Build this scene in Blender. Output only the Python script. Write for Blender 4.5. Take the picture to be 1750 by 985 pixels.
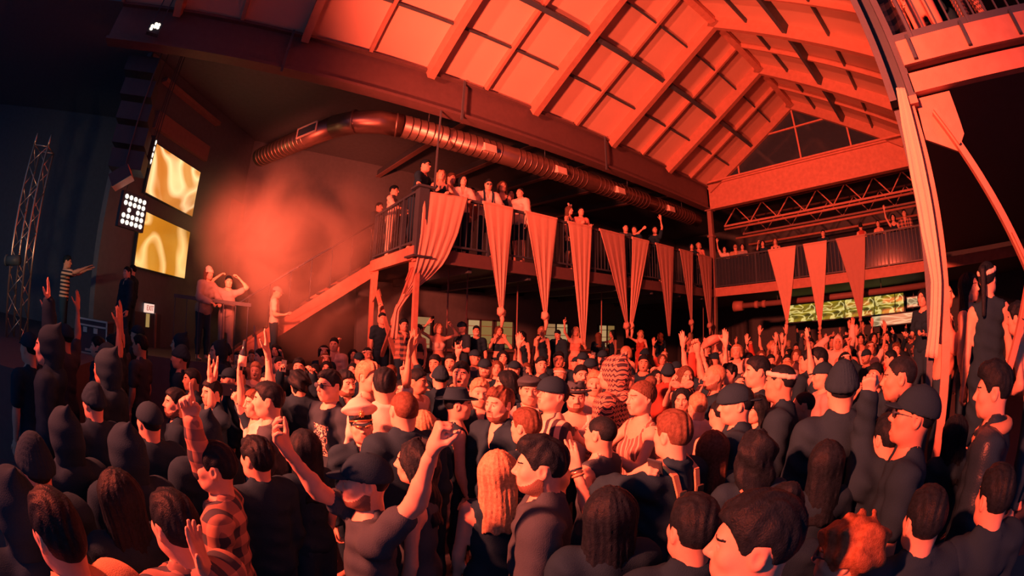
import bpy, math, random
import numpy as np
from math import sin, cos, pi, radians, hypot, atan2, asin, sqrt
from mathutils import Matrix, Vector

for o in list(bpy.data.objects):
    bpy.data.objects.remove(o, do_unlink=True)
scene = bpy.context.scene
COL = scene.collection
RNG = random.Random(7)

# ------------------------------------------------------------------ camera (16 mm full-frame fisheye)
W, H = 1750, 985
FPX, YAW, PITCH, ROLL, CYPX, CH = 779.9, .9351, .1791, .0244, -55.73, 2.1
_f = np.array([-sin(YAW)*cos(PITCH), cos(YAW)*cos(PITCH), sin(PITCH)])
_r0 = np.array([cos(YAW), sin(YAW), 0.0]); _u0 = np.cross(_r0, _f)
CR = _r0*cos(ROLL)+_u0*sin(ROLL); CU = -_r0*sin(ROLL)+_u0*cos(ROLL); CF = _f
cam = bpy.data.cameras.new('camera'); camo = bpy.data.objects.new('camera', cam); COL.objects.link(camo)
m = Matrix.Identity(4)
for i in range(3):
    m[i][0], m[i][1], m[i][2] = CR[i], CU[i], -CF[i]
m[2][3] = CH
camo.matrix_world = m
cam.type = 'PANO'; cam.sensor_width = 36.0; cam.sensor_fit = 'HORIZONTAL'
pc = cam if hasattr(cam, 'panorama_type') else cam.cycles
pc.panorama_type = 'FISHEYE_EQUISOLID'; pc.fisheye_lens = FPX/W*36.0; pc.fisheye_fov = pi
cam.shift_y = CYPX/H; cam.clip_start = .02; cam.clip_end = 200
scene.camera = camo

def ray(px, py):
    a = px-W/2; b = -(py-H/2-CYPX); rr = hypot(a, b)+1e-9; th = 2*asin(min(1, rr/2/FPX)); s = sin(th)/rr
    return CR*a*s+CU*b*s+CF*cos(th)
def atr(px, py, r): return np.array([0, 0, CH])+ray(px, py)*r
def atx(px, py, x): d = ray(px, py); return np.array([0, 0, CH])+d*x/d[0]
def aty(px, py, y): d = ray(px, py); return np.array([0, 0, CH])+d*y/d[1]
def atz(px, py, z): d = ray(px, py); return np.array([0, 0, CH])+d*(z-CH)/d[2]
def pj(p):
    P = np.array(p, float)-[0, 0, CH]; a, b, c = P@CR, P@CU, P@CF
    rho = hypot(a, b)+1e-9; rr = 2*FPX*sin(atan2(rho, c)/2)
    return W/2+rr*a/rho, H/2-rr*b/rho+CYPX

# ------------------------------------------------------------------ world, lights, exposure
world = bpy.data.worlds.new('night'); scene.world = world; world.use_nodes = True
bgn = world.node_tree.nodes['Background']
bgn.inputs[0].default_value = (.32, .51, 1.0, 1); bgn.inputs[1].default_value = .125
vs = scene.view_settings
vs.view_transform = 'Standard'; vs.look = 'None'; vs.exposure = 0.0; vs.gamma = 1.0; vs.use_curve_mapping = False
RED = (1.0, .102, .043)
def lamp(name, kind, loc, target, energy, color=RED, size=.4, spot=120, blend=.6):
    l = bpy.data.lights.new(name, kind); l.energy = energy; l.color = color
    if kind == 'SPOT':
        l.spot_size = radians(spot); l.spot_blend = blend; l.shadow_soft_size = size
    elif kind == 'AREA':
        l.size = size
    else:
        l.shadow_soft_size = size
    o = bpy.data.objects.new(name, l); COL.objects.link(o)
    o.location = loc; o.rotation_euler = (Vector(target)-Vector(loc)).to_track_quat('-Z', 'Y').to_euler()
    return o
# stage lamps: a wash thrown down the hall, one across the crowd, uplights into the roof, one into the smoke, a warm one on stage
lamp('stage_wash', 'SPOT', (-2.6, -5.2, 4.9), (-4.8, 12, 3.3), 9000, size=.25, spot=68, blend=.5)
lamp('crowd_key', 'SPOT', (-2.4, -4.3, 4.9), (-2.3, 5.2, 1.7), 5600, size=.12, spot=74, blend=.65)
lamp('roof_uplight', 'SPOT', (-4.4, -1.2, 2.8), (-5.0, 5.6, 8.4), 6200, size=.25, spot=76, blend=.9)
lamp('smoke_wash', 'SPOT', (-5.6, -.6, 3.4), (-10.8, 2.1, 3.9), 6800, size=.2, spot=66, blend=1.0)
lamp('stage_lamp', 'SPOT', (-4.6, -3.4, 2.6), (-8.4, -4.2, 3.0), 150, color=(1.0, .52, .26), size=.1, spot=60, blend=.8)

# ------------------------------------------------------------------ materials
MATS = {}
def mat(name, col, rough=.7, metal=0.0, noise=.12, scale=8.0, bump=.0, bscale=60.0, spec=.35, emit=None, estr=0, alpha=1, trans=0):
    if name in MATS: return MATS[name]
    M = bpy.data.materials.new(name); M.use_nodes = True
    nt = M.node_tree; b = nt.nodes['Principled BSDF']
    tc = nt.nodes.new('ShaderNodeTexCoord'); nz = nt.nodes.new('ShaderNodeTexNoise')
    nz.inputs['Scale'].default_value = scale; nz.inputs['Detail'].default_value = 4
    nt.links.new(tc.outputs['Object'], nz.inputs['Vector'])
    mx = nt.nodes.new('ShaderNodeMix'); mx.data_type = 'RGBA'
    lo = tuple(max(0, c*(1-noise*1.5)) for c in col)+(1,); hi = tuple(min(1, c*(1+noise)) for c in col)+(1,)
    mx.inputs[6].default_value = lo; mx.inputs[7].default_value = hi
    nt.links.new(nz.outputs['Fac'], mx.inputs[0]); nt.links.new(mx.outputs[2], b.inputs['Base Color'])
    b.inputs['Roughness'].default_value = rough; b.inputs['Metallic'].default_value = metal
    b.inputs['Specular IOR Level'].default_value = spec
    if bump:
        n2 = nt.nodes.new('ShaderNodeTexNoise'); n2.inputs['Scale'].default_value = bscale; n2.inputs['Detail'].default_value = 3
        nt.links.new(tc.outputs['Object'], n2.inputs['Vector'])
        bp = nt.nodes.new('ShaderNodeBump'); bp.inputs['Strength'].default_value = bump; bp.inputs['Distance'].default_value = .01
        nt.links.new(n2.outputs['Fac'], bp.inputs['Height']); nt.links.new(bp.outputs['Normal'], b.inputs['Normal'])
    if emit:
        b.inputs['Emission Color'].default_value = (*emit, 1); b.inputs['Emission Strength'].default_value = estr
    if trans: b.inputs['Transmission Weight'].default_value = trans
    if alpha < 1: b.inputs['Alpha'].default_value = alpha
    MATS[name] = M
    return M
def pattern_mat(name, kind, c1, c2, scale, rough=.85, thr=.5):
    """two-colour woven patterns: stripes_z, stripes_x, plaid, knit"""
    if name in MATS: return MATS[name]
    M = mat(name, c1, rough); nt = M.node_tree; b = nt.nodes['Principled BSDF']
    for l in list(b.inputs['Base Color'].links): nt.links.remove(l)
    tc = nt.nodes['Texture Coordinate']; sp = nt.nodes.new('ShaderNodeSeparateXYZ'); nt.links.new(tc.outputs['Object'], sp.inputs[0])
    def math_(op, a, bb=None):
        n = nt.nodes.new('ShaderNodeMath'); n.operation = op
        for i, v in enumerate((a, bb)):
            if v is None: continue
            if isinstance(v, (int, float)): n.inputs[i].default_value = v
            else: nt.links.new(v, n.inputs[i])
        return n.outputs[0]
    def bands(s, sc, t):
        return math_('GREATER_THAN', math_('FRACT', math_('MULTIPLY', s, sc)), t)
    X, Y, Z = sp.outputs
    hx = math_('ADD', X, math_('MULTIPLY', Y, .7))
    if kind == 'stripes_z': fac = bands(Z, scale, thr)
    elif kind == 'stripes_x': fac = bands(hx, scale, thr)
    elif kind == 'graphic':
        nn_ = nt.nodes.new('ShaderNodeTexNoise'); nn_.inputs['Scale'].default_value = scale; nn_.inputs['Distortion'].default_value = 1.5; nt.links.new(tc.outputs['Object'], nn_.inputs['Vector'])
        box = math_('MULTIPLY', math_('MULTIPLY', math_('LESS_THAN', math_('ABSOLUTE', X), .085), math_('LESS_THAN', math_('ABSOLUTE', math_('SUBTRACT', Z, 1.22)), .12)), math_('GREATER_THAN', Y, .03))
        fac = math_('MULTIPLY', box, math_('GREATER_THAN', nn_.outputs['Fac'], .53))
    elif kind == 'plaid':
        fac = math_('MULTIPLY', math_('ADD', bands(Z, scale, thr), bands(hx, scale, thr)), .5)
    else:
        zig = math_('ABSOLUTE', math_('SUBTRACT', math_('FRACT', math_('MULTIPLY', hx, scale*1.6)), .5))
        zz = math_('ADD', math_('MULTIPLY', Z, scale), zig)
        fac = math_('MULTIPLY', bands(zz, 1.0, .45), math_('ADD', bands(zz, 3.0, .4), .25))
    mx = nt.nodes.new('ShaderNodeMix'); mx.data_type = 'RGBA'; mx.inputs[6].default_value = (*c1, 1); mx.inputs[7].default_value = (*c2, 1)
    nt.links.new(fac, mx.inputs[0]); nt.links.new(mx.outputs[2], b.inputs['Base Color'])
    return M
def emit_mat(name, col, s):
    if name in MATS: return MATS[name]
    M = bpy.data.materials.new(name); M.use_nodes = True; nt = M.node_tree
    b = nt.nodes['Principled BSDF']; b.inputs['Base Color'].default_value = (.02, .02, .02, 1)
    b.inputs['Emission Color'].default_value = (*col, 1); b.inputs['Emission Strength'].default_value = s
    MATS[name] = M; return M
def screen_mat(name, c0, c1, c2, strength, sc=1.0, seed=0.0):
    """abstract light-streak video picture on a screen: smooth gradients with bright flowing lines"""
    M = bpy.data.materials.new(name); M.use_nodes = True; nt = M.node_tree; b = nt.nodes['Principled BSDF']
    tc = nt.nodes.new('ShaderNodeTexCoord'); mp = nt.nodes.new('ShaderNodeMapping'); mp.inputs['Location'].default_value = (seed, seed*.7, 0)
    nt.links.new(tc.outputs['Generated'], mp.inputs['Vector'])
    nz = nt.nodes.new('ShaderNodeTexNoise'); nz.inputs['Scale'].default_value = 1.6*sc; nz.inputs['Detail'].default_value = 1; nz.inputs['Distortion'].default_value = 1.2
    nt.links.new(mp.outputs[0], nz.inputs['Vector'])
    wv = nt.nodes.new('ShaderNodeTexNoise'); wv.inputs['Scale'].default_value = 1.15*sc; wv.inputs['Detail'].default_value = .6; wv.inputs['Distortion'].default_value = 2.2
    nt.links.new(mp.outputs[0], wv.inputs['Vector'])
    ab = nt.nodes.new('ShaderNodeMath'); ab.operation = 'SUBTRACT'; nt.links.new(wv.outputs['Fac'], ab.inputs[0]); ab.inputs[1].default_value = .5
    ab2 = nt.nodes.new('ShaderNodeMath'); ab2.operation = 'ABSOLUTE'; nt.links.new(ab.outputs[0], ab2.inputs[0])
    ab3 = nt.nodes.new('ShaderNodeMath'); ab3.operation = 'MULTIPLY_ADD'; nt.links.new(ab2.outputs[0], ab3.inputs[0]); ab3.inputs[1].default_value = -6.5; ab3.inputs[2].default_value = 1.0
    r1 = nt.nodes.new('ShaderNodeValToRGB'); e = r1.color_ramp.elements
    e[0].position = .3; e[0].color = (*c0, 1); e[1].position = .75; e[1].color = (*c1, 1)
    r2 = nt.nodes.new('ShaderNodeValToRGB'); e = r2.color_ramp.elements
    e[0].position = .45; e[0].color = (0, 0, 0, 1); e[1].position = 1.0; e[1].color = (*c2, 1)
    nt.links.new(nz.outputs['Fac'], r1.inputs[0]); nt.links.new(ab3.outputs[0], r2.inputs[0])
    ad = nt.nodes.new('ShaderNodeMix'); ad.data_type = 'RGBA'; ad.blend_type = 'ADD'; ad.inputs[0].default_value = .8
    nt.links.new(r1.outputs[0], ad.inputs[6]); nt.links.new(r2.outputs[0], ad.inputs[7])
    b.inputs['Base Color'].default_value = (.02, .02, .02, 1); b.inputs['Roughness'].default_value = .3
    nt.links.new(ad.outputs[2], b.inputs['Emission Color']); b.inputs['Emission Strength'].default_value = strength
    MATS[name] = M; return M

NAVY = (.10, .21, .38)
mat('dark_wall', (.15, .20, .26), .9, bump=.2, bscale=20)
mat('beam_paint', (.15, .11, .13), .55, bump=.1)
mat('floor', (.08, .12, .18), .45, bump=.1)
mat('pale_paint', (.9, .8, .74), .5)
mat('rafter_paint', (.50, .28, .23), .5, bump=.1, noise=.15)
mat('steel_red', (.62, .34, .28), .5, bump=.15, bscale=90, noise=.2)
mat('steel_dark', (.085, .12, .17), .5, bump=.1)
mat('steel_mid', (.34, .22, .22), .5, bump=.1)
mat('roof_panel', (.80, .60, .52), .75, noise=.08, scale=1.2, bump=.12, bscale=6)
mat('galvanised', (.30, .23, .22), .36, metal=.8, noise=.15, scale=5)
mat('black_metal', (.06, .10, .15), .4)
mat('black_plastic', (.05, .09, .14), .5)
mat('alu', (.75, .68, .6), .3, metal=.9)
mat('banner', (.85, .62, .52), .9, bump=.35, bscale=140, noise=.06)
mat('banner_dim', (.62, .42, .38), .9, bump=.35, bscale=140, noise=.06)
mat('glass_dark', (.03, .06, .10), .12, spec=.5)
mat('wood_dark', (.12, .13, .17), .6)

# ------------------------------------------------------------------ mesh helpers
BASE = {}
def mesh_np(name, V, F, mats=None, mi=None, smooth=True):
    me = bpy.data.meshes.new(name); V = np.asarray(V, np.float32)
    if isinstance(F, np.ndarray):
        n, k = F.shape
        me.vertices.add(len(V)); me.vertices.foreach_set('co', V.ravel())
        me.loops.add(n*k); me.loops.foreach_set('vertex_index', F.astype(np.int32).ravel())
        me.polygons.add(n); me.polygons.foreach_set('loop_start', np.arange(0, n*k, k, dtype=np.int32))
        try: me.polygons.foreach_set('loop_total', np.full(n, k, np.int32))
        except Exception: pass
    else:
        me.from_pydata([tuple(v) for v in V], [], F)
    n = len(me.polygons)
    if mi is not None: me.polygons.foreach_set('material_index', np.asarray(mi, np.int32))
    me.polygons.foreach_set('use_smooth', np.full(n, smooth))
    me.update(calc_edges=True)
    for mm in (mats or []): me.materials.append(MATS[mm] if isinstance(mm, str) else mm)
    return me
def tag(o, label=None, cat=None, group=None, kind=None):
    if label: o['label'] = label
    if cat: o['category'] = cat
    if group: o['group'] = group
    if kind: o['kind'] = kind
    return o
def thing(name, loc=(0, 0, 0), label=None, cat=None, group=None, kind=None, rz=0):
    o = bpy.data.objects.new(name, None); COL.objects.link(o); o.location = loc; o.rotation_euler = (0, 0, rz)
    o.empty_display_size = .1; BASE[o.name] = np.array(loc, float)
    return tag(o, label, cat, group, kind)
def link(name, me, parent=None, loc=(0, 0, 0), rot=(0, 0, 0), scale=None):
    o = bpy.data.objects.new(name, me); COL.objects.link(o)
    if parent is not None: o.parent = parent
    o.location = loc; o.rotation_euler = rot
    if scale is not None: o.scale = scale
    return o
class MB:
    """collects boxes, bars, tubes and sheets given in world coordinates"""
    def __init__(s): s.v = []; s.f = []
    def add(s, V, F):
        n = len(s.v); s.v += [tuple(map(float, p)) for p in V]; s.f += [tuple(i+n for i in f) for f in F]; return s
    def box(s, lo, hi):
        x0, y0, z0 = lo; x1, y1, z1 = hi
        return s.add([(x0,y0,z0),(x1,y0,z0),(x1,y1,z0),(x0,y1,z0),(x0,y0,z1),(x1,y0,z1),(x1,y1,z1),(x0,y1,z1)],
                     [(3,2,1,0),(4,5,6,7),(0,1,5,4),(1,2,6,5),(2,3,7,6),(3,0,4,7)])
    def bar(s, a, b, w, h, up=(0, 0, 1)):
        a = Vector(a); b = Vector(b); d = (b-a).normalized(); u = Vector(up)
        if abs(d.dot(u)) > .99: u = Vector((1, 0, 0))
        r = d.cross(u).normalized(); u = r.cross(d)
        V = []
        for p in (a, b):
            for sx, sz in ((-1,-1),(1,-1),(1,1),(-1,1)): V.append(p+r*(sx*w/2)+u*(sz*h/2))
        return s.add(V, [(0,1,2,3),(7,6,5,4),(4,5,1,0),(5,6,2,1),(6,7,3,2),(7,4,0,3)])
    def tube(s, pts, r, n=10, cap=True, up=None):
        pts = [Vector(p) for p in pts]; rs = r if hasattr(r, '__len__') else [r]*len(pts)
        V = []; F = []; prev = None
        for i, p in enumerate(pts):
            t = (pts[min(i+1, len(pts)-1)]-pts[max(i-1, 0)]).normalized()
            if prev is None:
                u = Vector((0, 0, 1)) if abs(t.z) < .9 else Vector((1, 0, 0))
                prev = (u-t*u.dot(t)).normalized()
            else: prev = (prev-t*prev.dot(t)).normalized()
            q = t.cross(prev)
            for k in range(n):
                a = 2*pi*k/n; V.append(p+(prev*cos(a)+q*sin(a))*rs[i])
        for i in range(len(pts)-1):
            for k in range(n):
                k2 = (k+1) % n; F.append((i*n+k, i*n+k2, (i+1)*n+k2, (i+1)*n+k))
        if cap: F += [tuple(range(n-1, -1, -1)), tuple(range((len(pts)-1)*n, len(pts)*n))]
        return s.add(V, F)
    def prism(s, poly, ax, t):
        """polygon (list of 3d points) extruded by vector ax*t"""
        n = len(poly); A = Vector(ax)*t; P = [Vector(p) for p in poly]
        V = [p-A/2 for p in P]+[p+A/2 for p in P]
        return s.add(V, [tuple(range(n-1, -1, -1)), tuple(range(n, 2*n))]+[(i, (i+1) % n, n+(i+1) % n, n+i) for i in range(n)])
    def mesh(s, name, mt, org=(0, 0, 0), smooth=False):
        V = np.array(s.v, float)-np.asarray(org, float)
        me = mesh_np(name, V, s.f, [mt], smooth=smooth)
        return me
    def build(s, name, mt, parent=None, smooth=False):
        if parent is None:
            V = np.array(s.v); org = np.array([(V[:,0].min()+V[:,0].max())/2, (V[:,1].min()+V[:,1].max())/2, V[:,2].min()])
            o = link(name, s.mesh(name, mt, org, smooth), None, org); BASE[o.name] = org; return o
        r = parent
        while r.parent is not None: r = r.parent
        return link(name, s.mesh(name, mt, BASE.get(r.name, np.zeros(3)), smooth), parent)
def rooted(name, mb, mt, parent, smooth=False): return mb.build(name, mt, parent, smooth)
def struct(name, mb, mt): return tag(mb.build(name, mt), kind='structure')
# ================================================================== THE SETTING
XL, XR, YF, DB = -7.5, .2, 14.29, 1.375
ZE, ZR, ZBB = 7.52, 9.84, 6.55
XM = (XL+XR)/2
ZS0, ZS1, ZRAIL = 3.44, 3.69, 4.77
YB = 3.4                     # the balconies end here
NK = 13
struct('floor', MB().box((-14, -24, -.2), (6, 22.2, 0)), 'floor')
struct('wall_left', MB().box((-14.2, -24, 0), (-14, 22.2, 7.8)), 'dark_wall')
struct('wall_far', MB().box((-14, 22, 0), (6, 22.2, 7.8)), 'dark_wall')
struct('wall_right', MB().box((5.8, 2.0, 0), (6, 22, 7.8)), 'dark_wall')
# flat dark ceilings over the side galleries
for lo, hi in (((-14, -24, 7.62), (XL-.25, 22, 7.8)), ((XR+.25, 2.0, 7.62), (5.8, 22, 7.8)), ((XL-.25, YF+.3, 7.62), (XR+.25, 22, 7.8))):
    struct('ceiling', MB().box(lo, hi), 'dark_wall')
# raised side platforms, landing, stage
struct('floor', MB().box((-14, YB+.2, 0), (XL-.12, YF-.02, .7)), 'wood_dark').name = 'floor_platform_left'
struct('floor', MB().box((XR+.12, YB-.6, 0), (5.8, YF-.5, .62)), 'wood_dark').name = 'floor_platform_right'
struct('floor', MB().box((-14, -2.3, 0), (-9.15, 1.7, 1.2)), 'wood_dark').name = 'floor_landing'
struct('floor', MB().box((-14, -13, 0), (-5.2, -2.35, 1.15)), 'wood_dark').name = 'floor_stage'
struct('wall', MB().box((-11.9, YB+.2, .7), (-11.7, YF, 3.44)), 'dark_wall').name = 'wall_under_balcony'

# ---- the gabled glass roof: panels, rafters, purlins
roof = thing('ceiling', (XM, 0, ZE), kind='structure')
def slope(side, s, y, off=0):
    xa = XL if side < 0 else XR
    x = xa+(XM-xa)*s; z = ZE+(ZR-ZE)*s
    n = Vector(((ZR-ZE), 0, -(XM-xa))).normalized()
    if n.z > 0: n = -n
    return Vector((x, y, z))+n*off
for side in (-1, 1):
    rows = [-.02, .25, .5, .75, 1.0]
    pm = {}
    for r in range(4):
        mb = MB(); y0, y1 = -DB/2+.02, DB/2-.02; a, b = rows[r]+.004, rows[r+1]-.004
        A = [slope(side, a, y0), slope(side, a, y1), slope(side, b, y1), slope(side, b, y0)]
        mb.prism(A, (slope(side, 0, 0, -1)-slope(side, 0, 0)), .05)
        pm[r] = mb.mesh('roof_panel', 'roof_panel', (XM, 0, ZE))
    for k in range(NK):
        for r in range(4):
            link('roof_panel', pm[r], roof, (0, YF-(k+.5)*DB, 0), (0, 0, 0))
    big = MB().bar(slope(side, -.02, 0, .19), slope(side, 1.0, 0, .19), .16, .34).mesh('rafter', 'rafter_paint', (XM, 0, ZE))
    small = MB().bar(slope(side, 0, 0, .10), slope(side, 1.0, 0, .10), .07, .17).mesh('rafter', 'rafter_paint', (XM, 0, ZE))
    for k in range(NK+1):
        link('rafter', big if k % 2 == 0 else small, roof, (0, YF-k*DB, 0))
    for s, w, h in ((.25, .05, .1), (.5, .12, .24), (.75, .05, .1)):
        mb = MB().bar(slope(side, s, YF, h/2+.03), slope(side, s, YF-NK*DB, h/2+.03), w, h, up=slope(side, 0, 0, 1)-slope(side, 0, 0))
        mb.build('purlin', 'black_metal', roof)
for side in (-1, 1):
    A = [slope(side, -.08, YF+.1, -.12), slope(side, -.08, YF-NK*DB, -.12), slope(side, 1.02, YF-NK*DB, -.12), slope(side, 1.02, YF+.1, -.12)]
    MB().prism(A, slope(side, 0, 0, -1)-slope(side, 0, 0), .04).build('roof_backing', 'steel_dark', roof)  # dark sheet added behind the panels so no world light shows through gaps
MB().bar((XM, YF, ZR-.12), (XM, YF-NK*DB, ZR-.12), .2, .3).build('ridge_beam', 'steel_red', roof)

def i_beam(name, a, b, w, h, mt, label, cat='beam', group=None):
    a = Vector(a); b = Vector(b); t = thing(name, ((a+b)/2), label, cat, group)
    MB().bar(a, b, w*.3, h-.06).build('web', mt, t)
    for s in (-1, 1): MB().bar(a+Vector((0, 0, s*(h/2-.03))), b+Vector((0, 0, s*(h/2-.03))), w, .06).build('flange', mt, t)
    return t
eb = i_beam('eave_beam', (XL-.1, YF, (ZBB+ZE)/2-.05), (XL-.1, YF-NK*DB, (ZBB+ZE)/2-.05), .3, ZE-ZBB-.1, 'beam_paint', 'long dark steel eave beam under the left edge of the glowing roof')
for k in (4.2, 7.4, 10.2):
    y = YF-k*DB
    MB().bar((XL+.06, y, ZBB-.1), (XL+.06, y, ZE-.1), .05, .03).build('hanger', 'steel_dark', eb)
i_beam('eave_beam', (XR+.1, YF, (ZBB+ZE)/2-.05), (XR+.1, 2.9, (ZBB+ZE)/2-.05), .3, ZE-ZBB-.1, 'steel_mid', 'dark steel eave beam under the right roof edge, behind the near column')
i_beam('gable_beam', (XL, YF+.05, (ZBB+ZE)/2), (XR, YF+.05, (ZBB+ZE)/2), .26, ZE-ZBB, 'steel_red', 'wide red-lit steel beam across the far gable')

# ---- gable window at the far end
g = thing('window_1', (XM, YF, ZE), kind='structure')
def gz(x): return ZE+(ZR-ZE)*(1-abs(x-XM)/(XR-XM))
xs = [XL+.1, XL+1.35, XM-.02, XM+1.9, XR-.1]
zt = ZE+.72*(ZR-ZE)*.75
for i in range(4):
    a, b = xs[i]+.03, xs[i+1]-.03
    za, zb = gz(a)-.12, gz(b)-.12
    zl = ZE+.03
    poly = [(a, YF+.08, zl), (b, YF+.08, zl), (b, YF+.08, max(zl, zb)), (a, YF+.08, max(zl, za))]
    MB().prism(poly, (0, 1, 0), .03).build('pane', 'glass_dark', g)
for x in xs[1:4]: MB().bar((x, YF+.04, ZE), (x, YF+.04, gz(x)-.1), .05, .06).build('mullion', 'steel_red', g)
MB().bar((XM-2.0, YF+.03, zt), (XM+2.0, YF+.03, zt), .06, .05).build('mullion', 'steel_red', g)
MB().bar((XL, YF-.1, ZE+.02), (XR, YF-.1, ZE+.02), .12, .06).build('sill', 'steel_red', g)

# ---- columns
def column(name, x, y, z0, z1, w, mt, label, group=None, cap=True):
    t = thing(name, (x, y, z0), label, 'column', group)
    MB().box((x-w/2, y-w/2, z0), (x+w/2, y+w/2, z1)).build('shaft', mt, t)
    MB().box((x-w, y-w, z0), (x+w, y+w, z0+.03)).build('base_plate', mt, t)
    if cap: MB().box((x-w*.9, y-w*.9, z1-.04), (x+w*.9, y+w*.9, z1)).build('cap_plate', mt, t)
    return t
c1 = column('steel_column', XL, YB, 0, ZS0, .09, 'steel_red', 'slim lit steel column below the near corner of the left balcony')
c2 = column('steel_column', -9.95, YB, 0, ZS0, .09, 'steel_red', 'slim steel column where the staircase meets the left balcony')
c3 = column('steel_column', XL-.02, YF, 0, ZBB, .16, 'steel_mid', 'tall dark steel column at the far left corner of the hall')
MB().box((XL-.14, YF-.12, 5.55), (XL+.1, YF+.12, 5.62)).build('collar', 'steel_mid', c3)
column('balcony_post', XL-.02, YB+.02, ZS1-.22, ZRAIL+.06, .2, 'black_metal', 'thick dark corner post of the left balcony railing')
column('pole', XL, YB+.25, ZRAIL, ZBB, .03, 'steel_dark', 'thin vertical pole from balcony corner up to the eave beam', cap=False)
def brace(a, b, label, mt='steel_red', w=.06, plate=None):
    t = thing('cross_brace', a, label, 'brace')
    MB().bar(a, b, w, w*1.4, up=(0, 1, 0)).build('bar', mt, t)
    for p, s in ((Vector(a), 1), (Vector(b), -1)):
        d = (Vector(b)-Vector(a)).normalized()*s
        MB().bar(p, p+d*.3, .02, w*2.6, up=(0, 1, 0)).build('end_plate', mt, t)
    return t
brace((XL-.12, YB, 3.3), (-9.75, YB, .9), 'diagonal brace running down left from the balcony corner column')
brace((-9.8, YB+.03, 3.1), (-7.75, YB+.03, .9), 'diagonal brace running down right from the staircase column')
gp = MB().prism([(-9.9, YB, 3.44), (-9.62, YB, 3.44), (-9.66, YB, 2.9), (-9.9, YB, 2.75)], (0, 1, 0), .02).build('gusset_plate', 'steel_red', c2)
gp = MB().prism([(XL-.05, YB, 3.44), (XL-.36, YB, 3.44), (XL-.34, YB, 2.95), (XL-.05, YB, 2.8)], (0, 1, 0), .02).build('gusset_plate', 'steel_red', c1)

# right near column: a pair of posts, upper channel pair, gusset and braces
rc = thing('steel_column', (.18, 3.2, 0), 'tall near column of paired steel posts on the right, wrapped in cloth', 'column')
MB().box((.145, 3.16, 0), (.21, 3.24, 3.5)).build('shaft', 'steel_red', rc)
MB().box((.03, 3.18, 0), (.08, 3.26, 3.5)).build('shaft', 'steel_dark', rc)
MB().box((.11, 3.13, 3.5), (.25, 3.27, 3.56)).build('cap_plate', 'steel_red', rc)
for x0, x1 in ((.02, .08), (.19, .25)): MB().box((x0, 3.14, 3.56), (x1, 3.3, 7.5)).build('upper_post', 'steel_dark', rc)
MB().box((.04, 3.27, 3.56), (.22, 3.29, 7.5)).build('web', 'black_metal', rc)
MB().prism([(.24, 3.22, 3.56), (.55, 3.22, 3.56), (.56, 3.22, 3.24), (.47, 3.22, 3.13), (.22, 3.22, 3.26)], (0, 1, 0), .03).build('gusset_plate', 'steel_red', rc)
br = brace((.36, 3.17, 3.42), (.90, 3.17, 2.27), 'diagonal steel brace from the near right column out of frame', w=.05)
brace((.90, 3.15, 2.30), (.56, 3.15, 1.35), 'lower diagonal steel brace at the right edge beside the dancing woman', w=.05)

# ---- railings and balconies
def railing(t, a, b, z0, z1, n, mt='black_metal', rail_r=.03):
    a = Vector((*a, 0)); b = Vector((*b, 0)); d = (b-a)
    MB().bar(a+Vector((0, 0, z1)), b+Vector((0, 0, z1)), .07, .05).build('top_rail', mt, t)
    MB().bar(a+Vector((0, 0, z0+.1)), b+Vector((0, 0, z0+.1)), .04, .04).build('bottom_rail', mt, t)
    bl = MB().bar((0, 0, z0+.1), (0, 0, z1), .018, .018).mesh('baluster', mt)
    ps = MB().bar((0, 0, z0), (0, 0, z1), .06, .06).mesh('post', mt)
    o = BASE[t.name]
    for i in range(n+1):
        p = a+d*(i/n); pl = (p.x-o[0], p.y-o[1], -o[2])
        link('post' if i % 12 == 0 else 'baluster', ps if i % 12 == 0 else bl, t, pl)
lb = thing('balcony', (XL-2, 9, ZS0), 'left balcony with black baluster railing behind the row of banners', 'balcony')
MB().box((-14, YB, ZS1-.14), (XL-.1, YF-.02, ZS1)).build('deck', 'wood_dark', lb)
MB().box((XL-.1, YB, ZS0), (XL, YF, ZS1)).build('edge_beam', 'beam_paint', lb)
MB().box((XL-.06, YB, ZS0-.02), (XL+.03, YF, ZS0+.02)).build('flange', 'beam_paint', lb)
MB().box((-9.95, YB-.1, ZS0), (XL, YB, ZS1)).build('edge_beam', 'steel_red', lb)
for y in np.arange(4.6, 14, 1.5): MB().bar((-11.6, y, ZS0-.02), (XL-.12, y, ZS0-.02), .08, .18).build('joist', 'steel_dark', lb)
railing(lb, (XL-.04, YB), (XL-.04, YF), ZS1, ZRAIL, 84)
railing(lb, (-9.95, YB-.03), (XL-.04, YB-.03), ZS1, ZRAIL, 17)
fb = thing('balcony', (XM, YF+3, ZS0), 'far balcony spanning the end of the hall beneath the gable', 'balcony')
MB().box((-14, YF+.05, ZS1-.14), (5.8, 21.9, ZS1)).build('deck', 'wood_dark', fb)
MB().box((XL+.06, YF-.06, ZS0), (5.8, YF+.04, ZS1+.02)).build('edge_beam', 'steel_red', fb)
MB().box((XL+.06, YF-.075, ZS1), (5.8, YF+.04, ZS1+.05)).build('flange', 'steel_red', fb)
railing(fb, (XL+.1, YF), (XR+.3, YF), ZS1, ZRAIL, 60)
MB().box((XL+.1, YF+.03, ZS1+.12), (XR+.3, YF+.05, ZRAIL-.05)).build('infill_panel', 'glass_dark', fb)
rb = thing('balcony', (2.4, 3.4, ZS0), 'near right balcony overhead with double steel edge beams', 'balcony')
MB().box((.24, 3.2, 3.84), (5.7, YF-.3, 3.94)).build('deck', 'wood_dark', rb)
MB().box((.24, 3.1, 3.78), (5.7, 3.2, 3.98)).build('edge_beam', 'steel_red', rb)
MB().box((.24, 3.14, 3.58), (5.7, 3.22, 3.73)).build('edge_beam', 'steel_red', rb)
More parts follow.
